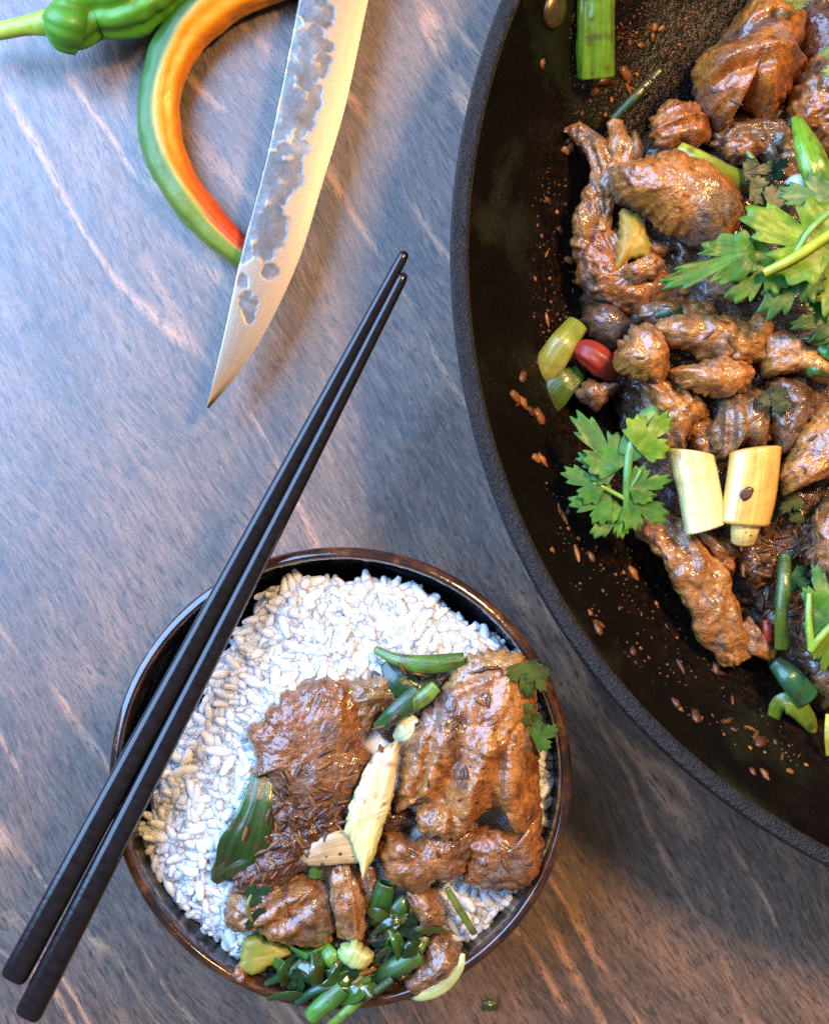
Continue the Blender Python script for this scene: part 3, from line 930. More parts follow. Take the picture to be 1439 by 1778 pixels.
T(meat_strip("meat_strip", [(592, 1502, 54, 20), (600, 1545, 56, 27), (608, 1600, 55, 27), (608, 1626, 53, 22)], 31, (0.30, 0.145, 0.08), flat=0.55, fold=(-80, 0.003, 0.0006)), "narrow upright meat strip below the leek in the bowl")
T(meat_strip("meat_strip", [(640, 1505, 51, 18), (640, 1550, 52, 20), (630, 1590, 50, 14)], 32, (0.17, 0.07, 0.035), flat=0.6), "dark meat strip tucked beside the narrow upright strip")
slab([(733, 1645), (755, 1610), (800, 1632), (807, 1665), (797, 1690), (755, 1702), (715, 1727), (698, 1705), (718, 1672)], 48, 8, 33, (0.20, 0.095, 0.055), "sauce streaked meat bit by the pale leek curl at the bowl's lower rim", lump=(0.005, 0.0018), fold=(40, 0.004, 0.001))

slab([(640, 1165), (700, 1155), (790, 1160), (800, 1230), (740, 1270), (680, 1290), (640, 1250)], 48, 6, 34, (0.06, 0.028, 0.018), "dark sauce pool under the scallions between the two big slices", name="sauce", mat=M_MUSH, lump=(0.004, 0.0016))
slab([(440, 1625), (600, 1600), (740, 1580), (760, 1680), (700, 1735), (560, 1738), (480, 1715), (440, 1690)], 44, 7, 35, (0.045, 0.028, 0.016), "dark sauce pool under the wilted greens at the bowl's lower rim", name="sauce", mat=M_MUSH, lump=(0.004, 0.0018))


slab([(650, 1325), (692, 1385), (742, 1418), (702, 1452), (664, 1500), (622, 1502), (600, 1430)], 49, 5, 36, (0.07, 0.032, 0.02), "dark sauce between the leek sheath and the lumpy brown slice", name="sauce", mat=M_MUSH, lump=(0.004, 0.0016))  # dark slab added over the rice as the shade beside the leek


def leekcol(c0, c1, stain=0.5, seed=0):
    def f(V, t, uv):
        c = lerp(np.asarray(c0), np.asarray(c1), sstep(0.1, 0.9, t)[:, None])
        s = sstep(0.12, 0.45, fbm(V / 0.0035, seed, 3)) * stain * (1 - sstep(0.15, 0.6, t) * 0.8)
        return lerp(c, np.array((0.30, 0.12, 0.03)), s[:, None])
    return f


def sheath(V):
    t = (V[:, 1].max() - V[:, 1]) / np.ptp(V[:, 1])
    c = lerp(np.array((0.70, 0.58, 0.30)), np.array((0.74, 0.66, 0.24)), sstep(0.2, 0.8, t)[:, None])
    s = sstep(0.08, 0.4, fbm(V / 0.0030, 4, 3)) * (1 - sstep(0.35, 0.7, t)) * 0.75 + sstep(0.15, 0.0, t) * 0.6
    return lerp(c, np.array((0.30, 0.12, 0.03)), np.clip(s, 0, 0.9)[:, None])


def veg(name, pts, c0, c1, label, cat, mat=None, **kw):
    kw.setdefault('bumpn', 0.10); kw.setdefault('stain', 0.0 if mat is M_LEEK else 0.6)
    return T(tube(name, pts, mat or M_PLANT, c0, c1, **kw), label, cat)


slab([(655, 1304), (672, 1294), (690, 1284), (692, 1312), (686, 1370), (668, 1430), (648, 1492), (640, 1502), (630, 1525), (622, 1494), (610, 1462), (597, 1442), (608, 1392), (632, 1336)], 59, 3.6, 41, None,
     "cream coloured leek sheath with a pointed end on top of the bowl", name="leek_piece", mat=M_LEEK, lump=(0.012, 0.0005), fine=(0.003, 0.00012), smooth=0.2, uvdir=-105, ragged=0.0003, edge=3.4, center=(648, 1400),
     colf=lambda V: sheath(V))["category"] = "leek"
veg("onion_slice", [(508, 1496, 56, 6), (545, 1484, 58, 20), (580, 1474, 58, 28), (622, 1470, 57, 30)], (0.42, 0.24, 0.10), (0.55, 0.38, 0.18), "brown translucent onion slice left of the leek's tip", "onion", M_LEEK, flat=0.3, seed=42, nseg=36, ridge=0.08)
veg("scallion_leaf", [(456, 1346, 55, 20), (442, 1405, 58, 28), (420, 1465, 57, 36), (398, 1526, 53, 24)], (0.035, 0.085, 0.010), (0.010, 0.035, 0.008), "dark green cooked scallion leaf between the rice and the dark mince", "scallion", flat=0.22, seed=43, nseg=48, ridge=0.45, bumpn=0.2)
veg("scallion_leaf", [(372, 1530, 52, 8), (392, 1505, 54, 22), (420, 1490, 55, 26), (446, 1478, 56, 12)], (0.05, 0.05, 0.012), DGREEN, "olive crumpled scallion end resting on the rice at left", "scallion", flat=0.4, seed=44, nseg=36, ridge=0.3)
veg("scallion", [(652, 1128, 54, 7), (690, 1145, 57, 11), (740, 1154, 58, 17), (806, 1146, 58, 13)], (0.12, 0.22, 0.02), (0.03, 0.10, 0.012), "long glossy green scallion lying across the rice at the top", "scallion", flat=0.7, seed=45, wall=0.0006, ridge=0.08)
veg("scallion_leaf", [(672, 1150, 52, 14), (690, 1180, 54, 22), (725, 1205, 54, 24), (762, 1180, 53, 18)], DGREEN, (0.008, 0.03, 0.012), "dark wilted scallion leaf below the long glossy scallion", "scallion", flat=0.4, seed=46, ridge=0.25)
veg("scallion", [(655, 1264, 57, 10), (690, 1235, 60, 17), (728, 1200, 59, 15)], (0.025, 0.10, 0.018), (0.015, 0.07, 0.02), "dark green scallion piece beside the pale tan flap", "scallion", flat=0.7, seed=47, wall=0.0006, ridge=0.1)
veg("scallion", [(708, 1234, 59, 9), (735, 1212, 61, 14), (757, 1192, 61, 11)], (0.12, 0.24, 0.02), LGREEN, "short lime green scallion piece lying on the dark scallion piece", "scallion", flat=0.7, seed=48)
veg("leek_piece", [(686, 1282, 55, 8), (705, 1272, 57, 22), (726, 1252, 56, 16)], (0.50, 0.55, 0.30), (0.62, 0.66, 0.42), "small pale green leek bit at the leek sheath's upper end", "leek", M_LEEK, flat=0.4, seed=49)
slab([(428, 1626), (450, 1618), (508, 1650), (472, 1672), (440, 1692), (410, 1684), (420, 1650)], 51, 3.5, 50, None, "olive yellow pepper piece at the bowl's lower left rim", name="pepper_piece", mat=M_PEPPER, lump=(0.01, 0.0005), fine=(0.002, 0.0001), edge=6, smooth=0.25,
     colf=lambda V: lerp(np.array((0.30, 0.22, 0.025)), np.array((0.20, 0.20, 0.02)), sstep(-0.3, 0.3, fbm(V / 0.006, 4, 2))[:, None]))["category"] = "pepper"
slab([(402, 1690), (412, 1672), (430, 1682), (436, 1698), (418, 1706)], 52, 4, 51, (0.30, 0.11, 0.03), "tiny orange brown meat crumb below the olive pepper piece", name="meat_bit")
slab([(497, 1636), (532, 1650), (572, 1636), (556, 1656), (530, 1666)], 52, 2.5, 52, None, "bright green triangular leaf bit below the folded meat slice", name="leaf_bit", mat=M_PLANT, lump=(0.006, 0.0004),
     colf=lambda V: np.tile((0.05, 0.20, 0.03), (len(V), 1)))["category"] = "scallion"
veg("scallion", [(562, 1644, 52, 12), (575, 1664, 54, 16), (590, 1684, 52, 14)], (0.07, 0.22, 0.02), LGREEN, "small fresh green scallion bit left of the pale leek chunk", "scallion", flat=0.6, seed=53)
slab([(587, 1660), (593, 1637), (617, 1630), (653, 1653), (645, 1668), (637, 1679), (610, 1680)], 54, 4.5, 54, None, "shiny pale green leek chunk in the bowl's lower greens", name="leek_piece", mat=M_LEEK, lump=(0.008, 0.0004), fine=(0.003, 0.0001), smooth=0.25, edge=3.5, uvdir=60,
     colf=lambda V: lerp(np.array((0.34, 0.46, 0.16)), np.array((0.55, 0.46, 0.14)), sstep(-0.003, 0.004, V[:, 0] - V[:, 0].mean())[:, None]))["category"] = "leek"
slab([(572, 1702), (588, 1684), (612, 1680), (640, 1680), (657, 1664), (648, 1690), (630, 1718), (600, 1714)], 52, 3.5, 55, None, "yellowish leek skin below the shiny pale green chunk", name="leek_piece", mat=M_LEEK, lump=(0.005, 0.0006), fine=(0.003, 0.0001), smooth=0.25, edge=4, uvdir=60,
     colf=lambda V: lerp(np.array((0.30, 0.19, 0.05)), np.array((0.55, 0.38, 0.06)), sstep(-0.002, 0.005, V[:, 0] - V[:, 0].mean())[:, None]))["category"] = "leek"
veg("scallion", [(652, 1696, 51, 15), (690, 1678, 54, 18), (730, 1656, 54, 17)], (0.015, 0.075, 0.022), (0.045, 0.15, 0.022), "teal green hollow scallion tube right of the pale leek chunk", "scallion", flat=0.8, seed=56, wall=0.0007)
veg("scallion", [(538, 1766, 57, 15), (562, 1746, 58, 17), (596, 1716, 57, 16)], (0.10, 0.26, 0.04), (0.03, 0.14, 0.02), "hollow green scallion tube poking over the bowl's lower rim", "scallion", flat=0.8, seed=57, wall=0.0008)
veg("scallion", [(572, 1780, 56, 7), (600, 1758, 57, 9), (632, 1730, 56, 8)], (0.14, 0.30, 0.04), (0.10, 0.24, 0.03), "thin pale scallion stem beside the hollow tube on the lower rim", "scallion", flat=0.7, seed=58)
veg("leek_piece", [(702, 1722, 50, 5), (728, 1728, 53, 11), (768, 1712, 54, 13), (796, 1682, 54, 9), (804, 1656, 53, 4)], (0.40, 0.42, 0.14), (0.48, 0.50, 0.20), "pale curled leek skin along the bowl's lower right rim", "leek", M_LEEK, flat=0.45, seed=59)
veg("scallion", [(648, 1602, 51, 13), (660, 1570, 54, 18), (672, 1534, 55, 17)], (0.02, 0.07, 0.010), (0.03, 0.10, 0.014), "upright green scallion below the leek's pointed end", "scallion", flat=0.7, seed=60, wall=0.0006)
veg("scallion", [(676, 1602, 52, 14), (692, 1580, 54, 17), (706, 1556, 53, 12)], (0.02, 0.10, 0.014), (0.012, 0.06, 0.010), "bright shiny scallion right of the upright scallion", "scallion", flat=0.6, seed=61)
veg("herb_sprig", [(776, 1542, 56, 5), (798, 1580, 55, 7), (823, 1620, 51, 6)], (0.13, 0.17, 0.03), (0.17, 0.24, 0.04), "thin olive herb stem lying on the rice at lower right", "herb stem", flat=0.8, seed=62)
veg("scallion", [(548, 1496, 55, 13), (548, 1522, 54, 14)], (0.09, 0.17, 0.02), (0.06, 0.13, 0.02), "short scallion ring under the brown onion slice", "scallion", flat=0.7, seed=63, wall=0.0006, nring=10)


def herb(name, label, cat, loc, leaves, stems=(), col=GREEN, col2=None, group=None):
    e = thing(name, label, cat, at(*loc) - np.array([0, 0, 0.002]), group)
    for i, L in enumerate(leaves):
        kw = dict(L[5]) if len(L) > 5 else {}
        kw.setdefault("col", col); kw.setdefault("col2", col2); kw.setdefault("seed", i + int(loc[0]))
        leaf(e, L[0], L[1], L[2], L[3], lobes=L[4], **kw)
    for s in stems:
        tube("stem", s[0], M_PLANT, s[1], s[2] if len(s) > 2 else s[1], seed=int(loc[1]), nseg=14, parent=e)
    return e


OLIVE = (0.040, 0.060, 0.006)
herb("herb_sprig", "dark olive wilted herb leaves beside the ridged slice near the rim", "herb", (918, 1200, 58),
     [((905, 1150), (922, 1215), 44, 63, 3, dict(cup=0.5)), ((930, 1160), (944, 1205), 30, 64, 3), ((900, 1225), (918, 1265), 30, 63, 3)], col=OLIVE, col2=(0.10, 0.12, 0.008))
herb("herb_sprig", "small green herb leaf touching the bowl's right rim", "herb", (940, 1270, 57),
     [((925, 1285), (970, 1262), 36, 61, 3), ((935, 1250), (908, 1290), 30, 60, 3), ((920, 1240), (935, 1300), 24, 60, 3)], col=(0.035, 0.09, 0.01), col2=(0.07, 0.16, 0.012))
wr = random.Random(9)
wg = herb("wilted_greens", "tangle of dark wilted leaves at the bowl's lower rim", "greens", (560, 1700, 52),
     [((wr.uniform(480, 640), wr.uniform(1668, 1735)), (wr.uniform(470, 650), wr.uniform(1668, 1745)), wr.uniform(22, 40), wr.uniform(52, 57), 3, dict(seed=k, cup=0.9)) for k in range(12)],
     [([(462, 1708, 52, 6), (500, 1690, 55, 9), (525, 1668, 54, 7)], (0.015, 0.06, 0.015)), ([(515, 1742, 55, 6), (560, 1716, 57, 9), (640, 1722, 55, 8)], (0.012, 0.055, 0.02)),
      ([(590, 1738, 55, 6), (640, 1728, 57, 8), (680, 1700, 55, 8)], (0.012, 0.06, 0.03))],
     col=(0.006, 0.028, 0.007), col2=(0.012, 0.050, 0.012))
def ribbons(parent, n, x0, x1, y0, y1, z0, z1, seed):
    q = random.Random(seed)
    for k in range(n):
        x, y = q.uniform(x0, x1), q.uniform(y0, y1); a = q.uniform(0, 6.28); L = q.uniform(20, 42); b = a + q.uniform(-0.9, 0.9)
        z = q.uniform(z0, z1); w = q.uniform(7, 16)
        g = q.choice([(0.014, 0.050, 0.007), (0.008, 0.030, 0.006), (0.025, 0.085, 0.010), (0.030, 0.055, 0.006)])
        tube("leaf", [(x - math.cos(a) * L, y - math.sin(a) * L, z - 1, w * 0.4), (x, y, z + 1.5, w), (x + math.cos(b) * L, y + math.sin(b) * L, z - 0.5, w * 0.5)], M_WILT, g, tuple(c * 1.4 for c in g),
             flat=q.uniform(0.10, 0.24), seed=seed + k, nseg=20, ridge=0.35, bumpn=0.25, parent=parent, stain=0.5, roll=q.uniform(-40, 40))


wg2 = herb("wilted_greens", "dark curled leaf tangle right of the upright scallion", "greens", (700, 1620, 52),
     [((wr.uniform(655, 735), wr.uniform(1580, 1665)), (wr.uniform(655, 740), wr.uniform(1580, 1665)), wr.uniform(22, 42), wr.uniform(52, 57), 3, dict(seed=k + 40, cup=0.9)) for k in range(8)],
     col=(0.007, 0.024, 0.006), col2=(0.014, 0.045, 0.012))
ribbons(wg, 18, 470, 650, 1672, 1738, 53, 57, 300)
ribbons(wg2, 9, 655, 735, 1585, 1660, 53, 57, 400)
herb("wilted_greens", "small wilted leaf on the pinkish folded meat slice", "greens", (452, 1560, 58),
     [((428, 1560), (480, 1540), 26, 61, 3), ((436, 1590), (462, 1612), 32, 60, 3, dict(col=(0.015, 0.03, 0.006)))], [([(440, 1545, 60, 3), (430, 1575, 61, 4), (438, 1600, 60, 3)], (0.15, 0.17, 0.03))], col=DGREEN)

# ------------------------------------------------------------------ chopsticks
SQ_N = 32


def chopstick(label, p_tip, p_end, z_tip, z_end):
    a = at(*p_tip, z_tip); b = at(*p_end, z_end)
    ax = b - a; L = np.linalg.norm(ax); ax /= L
    side = np.cross(ax, (0, 0, 1)); side /= np.linalg.norm(side); up = np.cross(side, ax)
    n = 60; t = np.r_[0.0, 0.002, 0.006, np.linspace(0.012, 0.992, n), 0.997, 1.0]
    hw = np.interp(t, [0, 0.35, 1], [0.00148, 0.0024, 0.0037])
    shr = np.ones_like(t); shr[:3] = (0.45, 0.8, 0.95); shr[-2:] = (0.96, 0.86)
    th = np.linspace(0, 2 * np.pi, SQ_N, endpoint=False) + np.pi / SQ_N
    e = np.interp(t, [0, 0.25, 0.6, 1], [2.0, 2.4, 3.2, 3.4])
    ct, st = np.cos(th), np.sin(th)
    r = (np.abs(ct)[None] ** e[:, None] + np.abs(st)[None] ** e[:, None]) ** (-1 / e[:, None])
    X = a + (ax * L)[None, None] * t[:, None, None] + side * (r * ct * (hw * shr)[:, None])[..., None] + up * (r * st * (hw * shr)[:, None])[..., None]
    V = X.reshape(-1, 3); m = len(t)
    V = np.vstack([V, a - ax * 0.0003, b])
    uv = np.stack([np.r_[np.tile(th / 6.283, m), 0, 0], np.r_[np.repeat(t, SQ_N), 0, 1]], -1)
    F = [grid_faces(m, SQ_N, flip=True), fan(m * SQ_N, 0, SQ_N, flip=True), fan(m * SQ_N + 1, (m - 1) * SQ_N, SQ_N)]
    o = obj("chopstick", V, F, M_STICK, uv=uv)
    return tag(o, label, "chopstick", "pair of chopsticks across the bowl")


chopstick("black chopstick nearer the knife, upper left of the pair", (704, 437), (25, 1696), 58.4, 58.4)
chopstick("black chopstick on the rice side, lower right of the pair", (702, 475), (50, 1761), 58.4, 58.4)

# ------------------------------------------------------------------ knife
KZ0, KZ1 = 15.5, 20.0
spine_px = np.array([(545, -130), (520, 0), (470, 245), (420, 440), (390, 578), (360, 708)], float)
edge_px = np.array([(672, -130), (640, 0), (601, 180), (560, 320), (520, 450), (470, 560), (422, 640), (362, 710)], float)
ku, kv = 360, 64
sp = open_curve(spine_px, ku); ed = open_curve(edge_px, ku)
vv = np.linspace(0, 1, kv)
PX = sp[:, None] * (1 - vv[None, :, None]) + ed[:, None] * vv[None, :, None]
px, py = PX[..., 0], PX[..., 1]
kt = np.linspace(0, 1, ku)
zb = lerp(14.0, 17.5, kt)
Wk = np.stack([at(px[i], py[i], np.full(kv, zb[i])) for i in range(ku)])
thick = 2.0 * np.clip(1 - kt, 0.10, 1) ** 0.35 * mm
prof = thick[:, None] * np.clip(1 - vv[None] ** 1.8, 0, 1)
rk = np.random.RandomState(4)
q = np.stack([px / 20, py / 20, 0 * px], -1)
marks = []
for yy in np.arange(-120, 455, 17.0):
    xs_ = np.interp(yy, spine_px[:, 1], spine_px[:, 0]); w_ = np.interp(yy, [-120, 0, 100, 200, 300, 380, 450], [64, 60, 66, 68, 60, 56, 50])
    n_ = rk.randint(2, 4)
    for j in range(n_):
        marks.append((xs_ + w_ * (j + rk.uniform(0.15, 0.85)) / n_, yy + rk.uniform(-9, 9), rk.uniform(12, 22), rk.uniform(12, 22)))
marks += [(470, 402, 34, 44), (468, 472, 16, 16), (424, 490, 11, 14), (431, 530, 18, 24), (434, 552, 10, 14)]
dsc = np.full(px.shape, -1.0)
wob_ = 0.42 * noise(q, 5) + 0.25 * noise(q * 2.3, 6)
for cx, cy, rx, ry in marks:
    dsc = np.maximum(dsc, 1 - ((px - cx) / rx) ** 2 - ((py - cy) / ry) ** 2 + wob_)
dm = sstep(-0.15, 0.50, dsc)
dent = dm * 0.00001 + 0.00006 * np.clip(dsc, 0, 1.2) ** 0.8
bev = np.clip(1 - vv[None] / 0.022, 0, 1) * 0.0004
ztop = prof - dent * np.clip(prof / 0.001, 0, 1) - bev
top = Wk.copy(); top[..., 2] += np.maximum(ztop, 0.00005)
bot = Wk.copy(); bot[..., 2] -= 0.00015 * 0
Vk = np.vstack([top.reshape(-1, 3), bot.reshape(-1, 3)]); n0 = ku * kv
i = np.arange(ku - 1)
Fk = [grid_faces(ku, kv, closed=False), grid_faces(ku, kv, closed=False, flip=True) + n0,
      np.stack([i * kv, (i + 1) * kv, (i + 1) * kv + n0, i * kv + n0], -1),
      np.stack([i * kv + kv - 1, i * kv + kv - 1 + n0, (i + 1) * kv + kv - 1 + n0, (i + 1) * kv + kv - 1], -1)]
ck = np.repeat(np.r_[dm.ravel(), np.zeros(n0)][:, None], 3, 1)
uvk = np.stack([np.tile(np.repeat(kt, kv), 2), np.tile(np.tile(vv, ku), 2)], -1)
kn = thing("kitchen_knife", "hammered steel kitchen knife lying across the curved chili pepper", "knife", at(500, 250, 14))
bl = obj("blade", Vk, Fk, M_BLADE, kn, col=ck, uv=uvk)
tube("handle", [(612, -120, 15, 38), (632, -260, 16, 42), (668, -520, 17, 44)], M_HANDLE, (0.05, 0.03, 0.02), flat=0.75, parent=kn)


# ------------------------------------------------------------------ peppers
def chilicol(V, t, uv):
    a = uv[:, 0] * 2 * np.pi
    w = np.cos(a - math.radians(148))
    w = w + 0.18 * noise(np.stack([np.cos(a), np.sin(a), t * 5], -1), 3)
    k = sstep(0.40, 0.72, w)
    gr = lerp(np.array((0.035, 0.14, 0.018)), np.array((0.16, 0.21, 0.012)), sstep(0.45, 0.85, t)[:, None])
    orr = lerp(np.array((0.90, 0.27, 0.004)), np.array((0.62, 0.04, 0.006)), sstep(0.50, 0.88, t)[:, None])
    mid = np.array((0.50, 0.33, 0.015))
    c = lerp(gr, mid, sstep(0.0, 0.5, k)[:, None]); return lerp(c, orr, sstep(0.4, 1.0, k)[:, None])


cp = thing("chili_pepper", "long curved chili pepper, green outside and orange inside, under the knife", "pepper", at(330, 250, 0))
tube("flesh", [(520, -50, 8, 36), (440, -28, 8, 40), (372, 5, 8, 44), (315, 62, 8, 41), (282, 140, 8, 37), (277, 225, 8, 36), (302, 305, 8, 34), (350, 372, 7, 31), (402, 425, 6, 27), (450, 462, 5, 20), (480, 482, 4, 9)],
     M_PEPPER, GREEN, flat=0.92, seed=71, nseg=48, parent=cp, colf=chilicol, ridge=0.12, bumpn=0.13)
gp = thing("green_pepper", "shiny lumpy green pepper with a pale yellow green stem at the top left", "pepper", at(220, 0, 0))
tube("flesh", [(104, 50, 13, 26), (128, 42, 15, 46), (165, 15, 15, 50), (210, 8, 15, 60), (262, -22, 14, 62), (340, -90, 13, 54), (420, -170, 10, 36)], M_PEPPER, (0.08, 0.28, 0.012), (0.10, 0.30, 0.015), seed=72, nseg=60, ridge=0.22, bumpn=0.25, parent=gp)
tube("calyx", [(88, 36, 17, 20), (100, 38, 18, 34), (116, 44, 19, 46), (138, 52, 17, 40)], M_PEPPER, (0.09, 0.25, 0.015), (0.06, 0.22, 0.012), seed=73, nseg=48, ridge=0.25, parent=gp)
tube("stem", [(-40, 60, 12, 15), (0, 54, 15, 15), (50, 44, 17, 17), (100, 38, 18, 26)], M_PEPPER, (0.42, 0.50, 0.05), (0.30, 0.44, 0.03), seed=74, nseg=28, parent=gp)
gt = tube("green_pepper", [(876, 14, 10, 6), (884, -8, 10, 18), (900, -50, 10, 26), (930, -110, 10, 26)], M_PEPPER, (0.08, 0.30, 0.012), seed=75, parent=None)
T(gt, "tip of a bright green pepper behind the pan at the top", "pepper")
pb = blob("parsley_bit", [(838, 1742), (850, 1735), (866, 1740), (862, 1752), (844, 1754)], 0.6, 1.0, M_PLANT, seed=76, colf=lambda V: np.tile((0.04, 0.07, 0.008), (len(V), 1)), lump=(0.002, 0.0004))
T(pb, "tiny green parsley bit on the table below the bowl", "parsley")

# ------------------------------------------------------------------ stir fry in the pan
slab([(1010, 450), (1030, 330), (1080, 262), (1190, 200), (1240, 90), (1320, -20), (1480, -110), (1720, -90), (1800, 300), (1790, 900), (1700, 1230), (1520, 1320), (1420, 1250), (1330, 1150), (1235, 1010), (1130, 880), (1075, 720), (1025, 600)],
     16, 17, 80, (0.085, 0.044, 0.028), "dark spiced sauce and mince lying under the meat in the pan", name="sauce", mat=M_MUSH, lump=(0.006, 0.003), fine=(0.0022, 0.0010), step=5, edge=3.5)
slab([(1262, 60), (1284, 18), (1320, -5), (1362, 5), (1389, 37), (1391, 69), (1377, 101), (1391, 124), (1366, 151), (1348, 183), (1330, 206), (1297, 192), (1275, 179), (1261, 217), (1238, 222), (1212, 186), (1200, 151), (1213, 105), (1244, 80)],
     34, 17, 81, (0.35, 0.130, 0.030), "big folded orange brown meat chunk at the top of the pan", lump=(0.011, 0.0018), amt=0.8, fine=(0.0022, 0.00026), ridges=[(1215, 160, 1262, 95, 14, 2.2), (1262, 95, 1375, 75, 14, 2.2), (1290, 60, 1350, 20, 14, -3.0), (1250, 130, 1330, 100, 10, -1.6), (1275, 160, 1262, 205, 10, -2.0), (1330, 120, 1310, 180, 22, 2.2)], stains=[(1275, 52, 1345, 25, 15, (0.06, 0.025, 0.016)), (1240, 140, 1250, 150, 10, (0.14, 0.06, 0.02)), (1265, 185, 1275, 215, 12, (0.06, 0.03, 0.02))])
slab([(1385, 25), (1439, 5), (1500, 40), (1490, 130), (1425, 140), (1390, 110)], 33, 9, 82, (0.095, 0.045, 0.038), "dark purplish meat right of the big folded chunk", lump=(0.008, 0.0014))
slab([(1368, 170), (1392, 112), (1440, 105), (1500, 150), (1490, 290), (1440, 275), (1402, 245), (1372, 222)], 35, 11, 83, (0.33, 0.13, 0.035), "shiny orange meat chunk behind the upright scallion at right", lump=(0.005, 0.0020))
slab([(1126, 222), (1146, 190), (1183, 179), (1215, 192), (1226, 229), (1215, 256), (1160, 263), (1135, 252)], 33, 9, 84, (0.37, 0.135, 0.038), "curled orange meat bit above the largest wedge in the pan", lump=(0.006, 0.0014), fold=(20, 0.004, 0.001))
slab([(1225, 235), (1280, 212), (1340, 206), (1385, 230), (1392, 290), (1360, 325), (1305, 275), (1240, 262)], 30, 8, 85, (0.17, 0.105, 0.085), "grey lumpy mince below the big folded chunk", name="minced_meat", lump=(0.0042, 0.0024))
slab([(1255, 255), (1300, 240), (1325, 262), (1300, 285), (1262, 280)], 33, 7, 86, (0.32, 0.12, 0.035), "small orange meat bit between the two green scallions", lump=(0.004, 0.0014))
T(meat_strip("meat_strip", [(980, 226, 27, 9), (1012, 234, 29, 17), (1040, 270, 31, 22), (1042, 320, 32, 22), (1022, 380, 31, 26), (1012, 430, 29, 18)], 87, (0.30, 0.145, 0.065), fold=(-75, 0.003, 0.0009)), "ragged grey brown meat strand at the left edge of the heap")
T(meat_strip("meat_strip", [(1066, 212, 31, 12), (1076, 245, 33, 20), (1078, 280, 33, 19), (1050, 325, 33, 18), (1044, 400, 31, 18)], 88, (0.36, 0.17, 0.075), fold=(80, 0.003, 0.0008)), "upright pale meat strand left of the largest wedge")
slab([(1092, 235), (1106, 238), (1112, 270), (1098, 290), (1086, 270)], 29, 6, 89, (0.22, 0.13, 0.10), "small greyish meat bit behind the pale strand", lump=(0.004, 0.001))
slab([(993, 432), (1008, 410), (1040, 398), (1068, 402), (1076, 440), (1100, 480), (1150, 474), (1196, 500), (1212, 520), (1160, 542), (1117, 553), (1061, 534), (1009, 499)], 26, 10, 90, (0.33, 0.115, 0.03), "rough orange shredded meat at the left below the yellow pepper", lump=(0.005, 0.0018), fine=(0.0016, 0.0006), center=(1080, 490))
slab([(1055, 302), (1073, 288), (1110, 279), (1160, 265), (1192, 280), (1229, 291), (1265, 319), (1286, 348), (1279, 394), (1244, 438), (1212, 432), (1183, 414), (1146, 400), (1128, 382), (1096, 359), (1071, 350), (1059, 323)],
     37, 15, 91, (0.38, 0.150, 0.042), "large wedge shaped orange meat slice with glossy ridges in the pan", lump=(0.010, 0.0012), fold=(-62, 0.0036, 0.0005), fine=(0.0018, 0.00036), amt=0.85, stains=[(1240, 360, 1270, 350, 34, (0.16, 0.10, 0.05)), (1205, 420, 1255, 400, 26, (0.17, 0.11, 0.06)), (1228, 375, 1232, 378, 9, (0.05, 0.03, 0.025))])
slab([(1078, 360), (1110, 378), (1123, 403), (1130, 437), (1095, 452), (1067, 468), (1074, 398)], 35, 3, 92, None, "dull yellow pepper strip under the large wedge", name="pepper_piece", mat=M_PEPPER, lump=(0.01, 0.0004), fine=(0.002, 0.0002),
     colf=lambda V: lerp(np.array((0.36, 0.19, 0.02)), np.array((0.26, 0.20, 0.02)), sstep(-0.3, 0.3, fbm(V / 0.006, 4, 2))[:, None]))["category"] = "pepper"
slab([(1080, 470), (1100, 452), (1128, 443), (1153, 450), (1148, 478), (1118, 490), (1088, 486)], 36, 6, 93, (0.36, 0.155, 0.06), "small glossy meat bit at the yellow pepper strip's end", lump=(0.004, 0.0013))
veg("scallion", [(1034, 134, 32, 30), (1034, 60, 38, 31), (1036, -40, 44, 31)], (0.13, 0.25, 0.012), (0.10, 0.22, 0.012), "thick upright green scallion stalk leaning on the pan wall at the top", "scallion", flat=0.6, seed=94, nseg=60, wall=0.001, ridge=0.22)
veg("herb_sprig", [(1062, 210, 24, 8), (1100, 170, 26, 9), (1146, 122, 26, 7)], (0.02, 0.06, 0.008), (0.03, 0.05, 0.012), "dark thin stem lying on the pan above the meat strands", "herb stem", seed=95)
veg("scallion", [(1178, 258, 40, 13), (1220, 285, 42, 20), (1270, 310, 38, 20), (1330, 325, 33, 15)], (0.32, 0.38, 0.03), (0.015, 0.06, 0.012), "yellow green scallion fading to dark behind the large wedge", "scallion", flat=0.7, seed=96, ridge=0.08)
veg("herb_sprig", [(1282, 246, 36, 4), (1305, 275, 40, 5), (1332, 314, 38, 5)], (0.14, 0.17, 0.02), (0.14, 0.17, 0.02), "thin curved olive stem beside the grey mince", "herb stem", seed=97)
veg("scallion", [(1382, 205, 46, 10), (1400, 255, 51, 23), (1418, 305, 52, 27), (1440, 360, 48, 22)], (0.14, 0.30, 0.02), (0.10, 0.26, 0.012), "bright green split scallion standing up at the right edge", "scallion", flat=0.6, seed=98, nseg=36, ridge=0.14)
veg("leek_piece", [(1365, 320, 40, 7), (1385, 318, 44, 16), (1400, 330, 42, 12)], (0.60, 0.56, 0.42), (0.66, 0.62, 0.50), "tiny white leek bit below the split scallion", "leek", M_LEEK, seed=99)
herb("wilted_greens", "dark shiny wilted leaves between the wedge and the cilantro", "greens", (1320, 320, 36),
     [((1290, 300), (1345, 290), 30, 42, 3, dict(cup=0.8)), ((1300, 330), (1365, 335), 36, 44, 3, dict(cup=0.8)), ((1330, 350), (1380, 320), 30, 45, 3), ((1335, 300), (1370, 275), 26, 40, 3)], col=(0.006, 0.03, 0.008), col2=(0.012, 0.06, 0.018))
